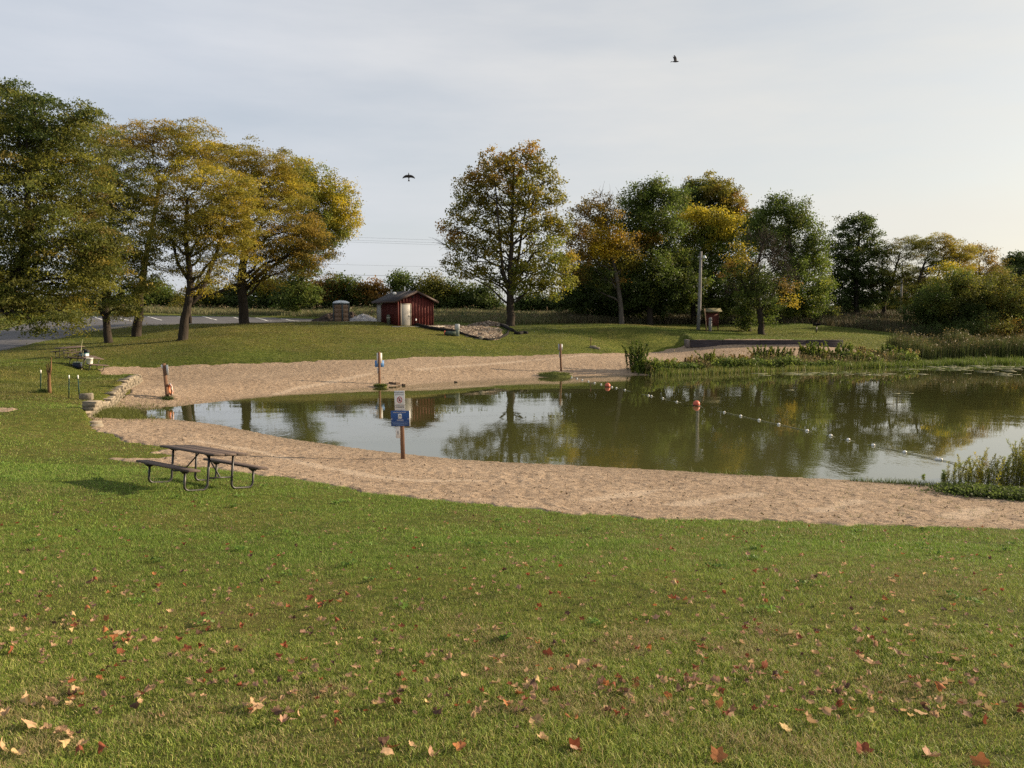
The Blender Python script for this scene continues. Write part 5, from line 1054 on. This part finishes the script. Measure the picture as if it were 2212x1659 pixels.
# ---- tall meadow grass behind the lawn
MEAD = np.array([P(*c)[:2] for c in [(-200,700,92),(120,684,104),(400,679.5,103),(690,687,99),(720,690,93),(800,689,91),(1060,703,86.5),(1130,703,87),(1330,701,91),(1500,699,95),(1640,698,96),(1760,700,97),(1880,706,95),(1990,725,93),(2080,738,92),(2500,742,92),(2600,688,128),(1000,675,128),(-300,676,128)]])
mb = MB(); x, y = scatter(420000, 84, 126, .72, rng, .6); ok = (sdf(MEAD, x, y) > rng.random(len(x))*.9) & (bil(DLO, x, y) < -.6); x, y = x[ok], y[ok]; n = len(x)
f = fbm(x, y, 7, 401); lft = sstep(-8, -2, -x-0)  # greener by the car park, browner to the right
pal = np.where((rng.random(n) < .35+.35*f)[:,None], np.array([.080,.066,.036]), np.where((rng.random(n) < .5)[:,None], np.array([.050,.060,.024]), np.array([.110,.098,.050])))
pal = pal*(1+.9*lft[:,None])*(.65+.7*rng.random((n,1)))
pal[:,1] *= (1+.12*lft)
blades(mb, x, y, bil(LZ, x, y)-.03, (.35+.75*rng.random(n))*(.55+.8*f)*(1-.35*lft), .05+.06*rng.random(n), pal, rng, .45)
# flower heads and broad weeds in it
k = 2600; j = rng.integers(0, n, k); c = np.stack([x[j], y[j], bil(LZ, x[j], y[j])+.3+.6*rng.random(k)], 1)
leaves(mb, c, 7, .16, .11, np.where((rng.random(k) < .5)[:,None], np.array([.06,.085,.03]), np.array([.17,.13,.075])), rng, .9)
tag(mb.build('meadow_grass', m_blade), 'tall brown and green meadow grass between the lawn and the trees', 'meadow grass', kind='stuff')
# ---- reeds and bank plants
def stand(px0, px1, n, hpx, w, cols, D0off, depth, name, label, cat, lean=.12, base_z=None, head=None, sd=0):
    """a stand of upright blades along the ground line px0 -> px1"""
    mb = MB(); t = rng.random(n); a, b = px0, px1
    g0, g1 = np.array(G(a[0], a[1], .05)), np.array(G(b[0], b[1], .05))
    x = g0[0]+(g1[0]-g0[0])*t+rng.normal(size=n)*.3; y = g0[1]+(g1[1]-g0[1])*t+D0off+depth*rng.random(n)
    z = np.maximum(bil(BZ, x, y), -.1)
    hh = hpx*(.5+.6*rng.random(n))*(.6+.65*vnoise(x, y, 1.3, 500+sd))
    ci = rng.integers(0, len(cols), n); col = np.array(cols)[ci]*(.6+.8*rng.random((n,1)))
    blades(mb, x, y, z-.03, hh, np.full(n, w)*(.6+.8*rng.random(n)), col, rng, lean)
    if head is not None:
        k = rng.choice(n, n//11); c = np.stack([x[k], y[k], z[k]+hh[k]*.98], 1); leaves(mb, c, 3, .06, .09, np.tile(head, (len(k),1)), rng, 2.0)
    return tag(mb.build(name, m_blade), label, cat, kind='stuff')
stand((1985,786),(2330,779), 20000, 1.7, .05, [(.090,.112,.028),(.068,.092,.022),(.118,.120,.038),(.052,.070,.020)], 2.2, 4.0, 'cattail_reeds', 'tall dense olive cattail reeds standing at the pond far right', 'reeds', .10, head=(.12,.10,.042))
stand((1700,797),(2330,780.5), 15000, .62, .05, [(.10,.145,.025),(.13,.165,.03),(.065,.10,.02)], -.4, 2.6, 'bank_sedge', 'short bright green sedge along the water edge before the reeds', 'sedge', .35, sd=3)
stand((1415,811),(1990,788), 15000, .62, .04, [(.13,.175,.030),(.10,.145,.026),(.23,.20,.07),(.16,.175,.04)], -.2, 2.6, 'bank_grass', 'mixed green and straw weeds covering the far bank', 'bank weeds', .35, sd=5)
stand((1500,806),(1960,790), 3600, 1.15, .045, [(.19,.165,.07),(.14,.11,.05),(.12,.12,.04)], 1.2, 2.2, 'dry_weeds', 'straw coloured dry weed stems behind the bank plants', 'dry weeds', .3, head=(.20,.15,.07), sd=7)
BG = 'leafy plants on the far bank'; BANKP = []
mb = MB(); nb_ = 4200; t_ = rng.random(nb_); a_, b_ = G(1400,809,.05), G(1985,787,.05)
x = a_[0]+(b_[0]-a_[0])*t_; y = a_[1]+(b_[1]-a_[1])*t_+2.6*rng.random(nb_)**.8; hh = .18+.85*sstep(.30, .72, fbm(x, y*1.5, 2.2, 611, 3)); z = np.maximum(bil(BZ, x, y), 0)+hh*rng.random(nb_)**.7
f_ = vnoise(x, y, 1.5, 613); cb = np.where((f_ < .36)[:,None], np.array([.085,.125,.026]), np.where((f_ < .68)[:,None], np.array([.125,.165,.032]), np.array([.17,.145,.06])))
leaves(mb, np.stack([x, y, z], 1), 12, .13, .095, cb*(.65+.7*rng.random((nb_,1))), rng, 1.1)
tag(mb.build('bank_foliage', m_leaf), 'tangled leafy green undergrowth along the far bank', 'undergrowth', kind='stuff')
for k, (u, v, D, hp, wp_, pal, lbl) in enumerate([(1378,803,61.5,56,15,'gr','tall leafy sapling alone at the left end of the far bank'),(1392,806,60.5,26,17,'lg','green clump at the foot of the left end sapling'),(1425,810,60,14,14,'lg','round bright green tuft at the waterline, leftmost'),(1442,795,62,24,13,'br','reddish brown plant right of the left end sapling'),(1462,800,61.5,16,13,'yg','rounded yellow green bush behind the bright tuft'),(1500,795,64,26,18,'st','straw brown weedy bush left of the thin upright plant'),(1533,797,64,40,9,'lg','thin upright light green plant in the middle bank'),(1560,796,65,26,18,'br','brownish bush right of the thin upright plant'),(1600,793,66.5,26,17,'br','second brownish bush, darker, mid bank'),(1640,790,68,38,13,'lg','leafy upright plant in front of the timber wall'),(1672,790,68.5,32,15,'gr','green leafy plant right of the upright one by the wall'),(1700,788,69.5,26,14,'gr','bushy green plant midway along the bank'),(1737,786,70,40,13,'lg','tall leafy plant reaching above the timber wall'),(1765,786,70.5,40,13,'lg','second tall leafy plant reaching the timber wall end'),(1790,785,70.5,30,16,'yg','yellowish bush below the timber wall end'),(1826,786,71,40,15,'lg','tall dense green bush right of the timber wall'),(1862,784,72,32,9,'st','dry straw plant right of the dense green bush'),(1890,782,72.5,24,13,'st','pale straw clump further right on the bank'),(1916,781,73,36,8,'gr','slim dark stemmed plant on the right bank'),(1946,780,73.5,30,11,'gr','twin stemmed green plant before the reeds'),(1972,780,74,26,13,'st','straw tuft touching the reeds')]):
    BANKP.append((lbl, u, v, D, hp*1.05*D/F, int(10+wp_*1.1), wp_*D/F*1.5, 200+k, pal))
# willow clump at the near right bank
def willow(label, u, v, D, hs, n, wid, seed, pal, name='willow_shrub', cat='willow shrub', grp='young willows on the near bank', ls=1.0, spread=1.0):
    r = np.random.default_rng(seed); g = ground(u, v, D); t = thing(name, g, label, cat, 0, grp); wood = MB(); lf = MB()
    for i in range(n):
        wq = wid if wid > .35 else .03; x0 = r.normal()*wq*.45; y0 = r.normal()*wq*.35; hh = hs*(.86 if ls == 1 else 1)*r.uniform(.5, 1.1); lx = r.normal()*.22*hh; ly = r.normal()*.2*hh
        st = np.array([x0, y0, gz(g[0]+x0, g[1]+y0)-g[2]-.05]); en = st+np.array([lx, ly, hh]); pth = bez(st, (st+en)/2-np.array([lx*.25, ly*.25, 0]), en, 6); root_ = np.array([[0, 0, -.3]])
        tube(wood, np.concatenate([root_, pth]), np.linspace(.010, .003, 7)*min(2.5, ls), 4, caps=False, col=(.11,.075,.03))
        m = int(55+75*hh); tt = r.random(m)**.75; c = np.stack([np.interp(tt, np.linspace(0,1,6), pth[:,j]) for j in range(3)], 1)
        d = r.normal(size=(m,3)); d[:,2] = np.abs(d[:,2])*.9+.35; d /= np.linalg.norm(d, axis=1)[:,None]; L_ = ls*(.07+.06*r.random((m,1)))*(1.15-.5*tt[:,None]); sd_ = np.cross(d, r.normal(size=(m,3))); sd_ /= np.linalg.norm(sd_, axis=1)[:,None]
        w_ = (.0065 if ls == 1 else .009)*ls*spread; q = np.stack([c, c+d*L_*.5+sd_*w_, c+d*L_, c+d*L_*.5-sd_*w_], 1); col = pick(pal, 1, r).repeat(m, 0)*(1.0 if ls == 1 else .85)*(.85+.8*r.random((m,1))); lf.polys(q, col)
    wood.build('stems', m_twig, t); lf.build('foliage', m_leaf, t)
for k, (u, v, D, hs, n, wid, lbl, pal) in enumerate([(2085,1056,21.6,.85,20,.8,'low leftmost willow shrub of the near right bank','yg'),(2125,1060,21.6,1.0,24,.8,'middle willow shrub, golden green, on the near right bank','yg'),(2165,1064,21.5,1.15,26,.8,'taller willow shrub left of the one cut by the frame','ol'),(2208,1068,21.4,1.5,32,.9,'tallest yellowing willow shrub cut by the right picture edge','yg'),(2250,1072,21.4,1.6,40,1.0,'willow shrub just beyond the right picture edge','yg'),(2036,1048,22.0,.42,5,.3,'lone small willow sprig left of the willow clump','lg'),(1990,1046,22.2,.25,4,.2,'tiny willow sprig on the grassy near bank','lg')]):
    willow(lbl, u, v, D, hs, n, wid, 600+k, pal)
x = np.concatenate([G(u, 1064+(u-2150)*.1, .12)[0]+rng.normal(size=1500)*.4 for u in (2095,2130,2170,2215,2260)]); y = np.concatenate([G(u, 1064+(u-2150)*.1, .12)[1]+rng.normal(size=1500)*.28 for u in (2095,2130,2170,2215,2260)])
mb = MB(); n = len(x); c = np.stack([x, y, np.maximum(bil(BZ, x, y), 0)+.15*rng.random(n)], 1); leaves(mb, c, 2, .04, .045, np.tile([.075,.105,.026], (n,1))*(.6+.8*rng.random((n,1))), rng, 1.0)
tag(mb.build('bank_undergrowth', m_leaf), 'low dark green undergrowth at the feet of the near willows', 'undergrowth', kind='stuff')
for lbl, u, v, D, hs, n, wid, sd_, pal in BANKP: willow(lbl, u, v, D, hs, n, wid, sd_, pal, 'bank_plant', 'plant', BG, 1.7, 2.2)
# floating weed mats on the far water
m_mat = plain('floating_weed', (.22,.22,.14), .8, .3, 3); mb = MB()
for (u0, u1, v0, v1, n) in ((1700,2000,803,811,44),(1950,2230,789,800,80),(2080,2230,800,812,18),(1880,1960,848,852,2),(1700,1740,842,845,1),(1420,1900,806,812,8)):
    for i in range(n):
        g = G(rng.uniform(u0, u1), rng.uniform(v0, v1), 0); L_ = rng.uniform(.08, .7); wv = rng.uniform(.05, .17); a = np.linspace(0, 2*math.pi, 13)[:-1]; rj = .6+.6*rng.random(12)
        V = np.stack([g[0]+np.cos(a)*L_*rj, g[1]+np.sin(a)*wv*rj, np.full(12, .006)], 1); V2 = V.copy(); V2[:,2] = -.01
        mb.add(np.concatenate([V, V2]), [tuple(range(12))]+[(j, 12+j, 12+(j+1)%12, (j+1)%12) for j in range(12)])
tag(mb.build('floating_weed', m_mat), 'pale floating weed mats drifting before the reeds', 'floating weed', kind='stuff')
# ---- fallen leaves
def leafmesh(kind, rng):
    """a lobed dry leaf about 1 across, curled"""
    n = 5 if kind != 'oval' else 0; a = np.linspace(0, 2*math.pi, 31)[:-1]
    if n: rad = .40+.26*np.abs(np.cos(a*2.5))**1.3*(.75+.35*np.cos(a))*(.5+.8*rng.random(30))+.07*rng.random(30)
    else: rad = .28/np.sqrt(np.cos(a)**2*.35+np.sin(a)**2)+.03*rng.random(30)
    ring = np.stack([np.cos(a)*rad, np.sin(a)*rad], 1)
    P2 = np.concatenate([[[0,0]], ring*.5, ring]); 
    c1_, c2_ = {'curled':(2.3,1.1),'flat':(.9,.5),'rolled':(3.4,.5),'folded':(1.2,1.9),'oval':(2.4,.4)}[kind]
    x, y = P2[:,0], P2[:,1]; sg1 = 1 if rng.random() < .7 else -1
    z = c1_*y*y*.55*sg1+c2_*x*x*.5+(rng.random(len(x))-.5)*.20*np.hypot(x, y)+.25*np.sin(x*3+rng.random()*6)*np.abs(y)
    y = np.sign(y)*np.sin(np.minimum(np.abs(y)*c1_*.8, 1.45))/(c1_*.8)
    V = np.stack([x, y, z-z.min()], 1); Fs = []
    for i in range(30):
        j = (i+1)%30; Fs += [(0, 1+i, 1+j), (1+i, 31+i, 31+j, 1+j)]
    mb = MB(); mb.add(V, Fs); tube(mb, [(-.42,0,V[0,2]*.8), (-.65,.03,V[0,2]*.9+.03), (-.85,.08,V[0,2]+.02)], [.018,.015,.012], 5); return mb
def drymat(name, c):
    m = plain(name, c, .75, .35, 3.5, .2)
    nt = m.node_tree; b = nt.nodes['Principled BSDF']; t = nd(nt, 'ShaderNodeBsdfTranslucent'); t.inputs[0].default_value = (*c, 1); mx = nd(nt, 'ShaderNodeMixShader'); mx.inputs[0].default_value = .25
    nt.links.new(b.outputs[0], mx.inputs[1]); nt.links.new(t.outputs[0], mx.inputs[2]); nt.links.new(mx.outputs[0], nt.nodes['Material Output'].inputs['Surface']); return m
LC = [('tan',(.43,.28,.16)),('pinkish brown',(.33,.195,.13)),('rust red',(.22,.065,.032)),('dark brown',(.10,.056,.040)),('orange',(.33,.13,.05)),('straw yellow',(.45,.32,.155))]
lm = {n: drymat('dry_leaf_'+n.replace(' ','_'), c) for n, c in LC}
rl = np.random.default_rng(909); kinds = ['curled','flat','rolled','folded','oval']; variants = {}
for kd in kinds:
    for n, c in LC: variants[(kd, n)] = None
# leaves singled out in the photograph: u, v, size m, shape, colour
big = [(65,1577,.16,'flat','tan'),(135,1588,.10,'curled','tan'),(148,1597,.09,'rolled','tan'),(135,1623,.11,'rolled','straw yellow'),(178,1617,.10,'curled','tan'),(40,1637,.12,'curled','straw yellow'),(55,1518,.10,'folded','tan'),(150,1530,.09,'flat','straw yellow'),(540,1530,.16,'rolled','tan'),(558,1537,.12,'flat','tan'),(548,1545,.10,'curled','tan'),(612,1567,.12,'curled','pinkish brown'),(570,1520,.10,'curled','tan'),(933,1636,.14,'rolled','pinkish brown'),(995,1622,.14,'flat','orange'),(890,1618,.10,'folded','tan'),(850,1622,.13,'flat','orange'),(1158,1568,.16,'folded','tan'),(1110,1545,.11,'folded','dark brown'),(1098,1532,.11,'curled','tan'),(1238,1620,.14,'folded','rust red'),(1005,1470,.11,'curled','tan'),(1185,1418,.13,'flat','rust red'),(1265,1435,.11,'flat','pinkish brown'),(1318,1503,.13,'curled','pinkish brown'),(1345,1505,.13,'folded','dark brown'),(1145,1485,.11,'folded','tan'),(1150,1493,.12,'curled','dark brown'),(1440,1512,.12,'curled','orange'),(1430,1520,.10,'flat','pinkish brown'),(1520,1405,.13,'flat','rust red'),(1652,1450,.17,'folded','rust red'),(1480,1478,.12,'curled','pinkish brown'),(1500,1480,.14,'rolled','pinkish brown'),(1545,1478,.13,'rolled','pinkish brown'),(1570,1475,.10,'folded','pinkish brown'),(1555,1532,.12,'flat','orange'),(1745,1555,.10,'rolled','tan'),(1755,1573,.12,'curled','tan'),(1695,1582,.13,'flat','straw yellow'),(1550,1646,.15,'flat','orange'),(1880,1440,.13,'flat','tan'),(1880,1385,.10,'curled','tan'),(2048,1478,.12,'curled','straw yellow'),(2040,1502,.13,'rolled','orange'),(2030,1522,.11,'rolled','tan'),(2080,1525,.11,'rolled','tan'),(2010,1640,.16,'curled','pinkish brown'),(1865,1630,.14,'flat','rust red'),(600,1263,.13,'flat','rust red'),(160,1357,.10,'flat','rust red'),(255,1372,.14,'flat','tan'),(278,1390,.11,'folded','tan'),(305,1390,.11,'curled','tan'),(405,1410,.13,'flat','rust red'),(260,1415,.10,'folded','rust red'),(55,1345,.09,'flat','orange'),(160,1340,.11,'rolled','straw yellow'),(60,1230,.09,'curled','tan'),(475,1275,.09,'rolled','tan'),(715,1303,.10,'flat','rust red'),(750,1290,.09,'curled','rust red'),(700,1345,.09,'folded','tan'),(730,1348,.09,'curled','rust red'),(1090,1235,.09,'flat','dark brown'),(1450,1295,.10,'flat','orange'),(1480,1301,.09,'flat','orange'),(1700,1280,.09,'flat','rust red'),(1115,1580,.10,'oval','pinkish brown'),(760,1510,.10,'folded','tan'),(1245,1560,.09,'oval','orange'),(2120,1655,.15,'flat','orange')]
allv = [(u, v, s, k_, c_) for u, v, s, k_, c_ in big]
def rand_leaf(vlo, vhi):
    while True:
        v = rl.uniform(vlo, vhi); u = rl.uniform(-60, 2270)
        p = .35+.65*(vnoise(np.array([u]), np.array([v*1.6]), 190, 808)[0] > .42)
        if rl.random() < p: return u, v
for i in range(228):
    u, v = rand_leaf(1130, 1665); v = 1130+(v-1130)**.97
    if i % 5 > 2: q0 = allv[rl.integers(0, len(allv))]; u, v = q0[0]+rl.normal()*34, q0[1]+rl.normal()*10
    allv.append((u, v, rl.uniform(.065, .125), kinds[rl.choice(5, p=[.36,.08,.28,.16,.12])], LC[rl.choice(6, p=[.34,.24,.16,.10,.08,.08])][0]))
sl0 = -.13
def hit(u, v):
    d = ray(u, v); t = 3.0
    for _ in range(60):
        q = np.array([0,0,H])+d*t; zz = gz(q[0], q[1]); t += (q[2]-zz)/(-d[2]+.13)*.8
    return np.array([0,0,H])+d*t
SH = {'curled':'curled up','flat':'flat, lobed','rolled':'tightly rolled','folded':'folded, upright','oval':'narrow'}
for u, v, s, kd, cn in allv:
    q = hit(u, v)
    if not lawn_ok(q[:1], q[1:2], -.1)[0]: continue
    me = variants[(kd, cn)]
    if me is None:
        o = leafmesh(kd, rl).build('fallen_leaf', lm[cn], smooth=True); variants[(kd, cn)] = o.data
    else:
        o = bpy.data.objects.new('fallen_leaf', me); COL.objects.link(o)
    o.location = (q[0], q[1], float(bil(LZ, q[:1], q[1:2])[0])+rl.uniform(.016, .034)); s *= .54; o.scale = (s*1.05, s*1.05*rl.uniform(.8,1.1), s*rl.uniform(.8,1.1))
    tilt = .9 if kd == 'folded' else .35
    o.rotation_euler = (rl.normal()*tilt, rl.normal()*tilt, rl.uniform(0, 6.28))
    tag(o, '%s %s dry leaf lying in the near grass' % (SH[kd], cn), 'leaf', '%s %s leaves fallen on the lawn' % (SH[kd].replace(',',''), cn))
mb = MB(); src = [leafmesh(k_, rl) for k_ in kinds for _ in range(2)]
cols = np.array([c for n, c in LC])
for i in range(1300):
    v = rl.uniform(1075, 1560); u = rl.uniform(-60, 2270); q = hit(u, v)
    if not lawn_ok(q[:1], q[1:2], -.05)[0]: continue
    m_ = src[rl.integers(0, 10)]; V = np.concatenate(m_.v)[:61]*rl.uniform(.028, .052); V = V@(rotx(rl.normal()*.4)@rotz(rl.uniform(0,6.28))).T
    Fs = []
    for a in range(30): Fs += [(0, 1+a, 1+(a+1)%30), (1+a, 31+a, 31+(a+1)%30, 1+(a+1)%30)]
    mb.add(V+np.array([q[0], q[1], float(bil(LZ, q[:1], q[1:2])[0])+.034]), Fs, cols[rl.choice(6, p=[.36,.26,.16,.10,.06,.06])])
tag(mb.build('scattered_leaves', m_leaf), 'small dry leaves and leaf scraps scattered further up the lawn', 'leaves', kind='stuff')
# ================================================================== LIGHT
EL, AZ = R(18.5), R(74)                      # sun low on the right
sd = Vector((math.sin(AZ)*math.cos(EL), math.cos(AZ)*math.cos(EL), math.sin(EL)))
sun = bpy.data.objects.new('sun', bpy.data.lights.new('sun', 'SUN')); COL.objects.link(sun)
sun.data.energy = 5.0; sun.data.angle = R(1.0); sun.data.color = (1.0, .80, .56)
sun.rotation_euler = (-sd).to_track_quat('-Z', 'Y').to_euler()
w = bpy.data.worlds.new('World'); SC.world = w; w.use_nodes = True; nt = w.node_tree
bg = nt.nodes['Background']; sky = nd(nt, 'ShaderNodeTexSky', sky_type='NISHITA'); sky.sun_disc = False
sky.sun_elevation = EL; sky.sun_rotation = AZ; sky.air_density = 1.0; sky.dust_density = 2.2; sky.ozone_density = 1.2; sky.altitude = 250
tc = nd(nt, 'ShaderNodeTexCoord'); mp = nd(nt, 'ShaderNodeMapping'); mp.inputs['Scale'].default_value = (1.2,1.2,6.0); mp.inputs['Rotation'].default_value = (0,.12,0)
nt.links.new(tc.outputs['Generated'], mp.inputs['Vector'])
cl = noise(nt, mp.outputs[0], 1.6, 6, .55)
cf = ramp(nt, cl, [(.3, (.58,.58,.58)), (.7, (.97,.97,.97))])
dt = nd(nt, 'ShaderNodeVectorMath', operation='DOT_PRODUCT'); nt.links.new(tc.outputs['Generated'], dt.inputs[0]); dt.inputs[1].default_value = sd
veil = ramp(nt, dt.outputs['Value'], [(0.0, (4.75,4.98,5.4)), (.35, (5.3,5.3,5.3)), (.75, (6.05,5.8,5.2)), (1.0, (8,7.4,6.2))])
mixn = mixc(nt, sky.outputs[0], veil, cf)
nt.links.new(mixn, bg.inputs['Color']); bg.inputs['Strength'].default_value = .072
vs = SC.view_settings; vs.view_transform = 'Standard'; vs.look = 'None'; vs.gamma = 1; vs.exposure = 1.02
SC.render.engine = 'CYCLES'; cy = SC.cycles
cy.use_denoising = False; SC.render.filter_size = 1.25; cy.max_bounces = 6; cy.diffuse_bounces = 3; cy.glossy_bounces = 3; cy.transmission_bounces = 4; cy.transparent_max_bounces = 6
cy.caustics_reflective = False; cy.caustics_refractive = False; cy.sample_clamp_indirect = 6
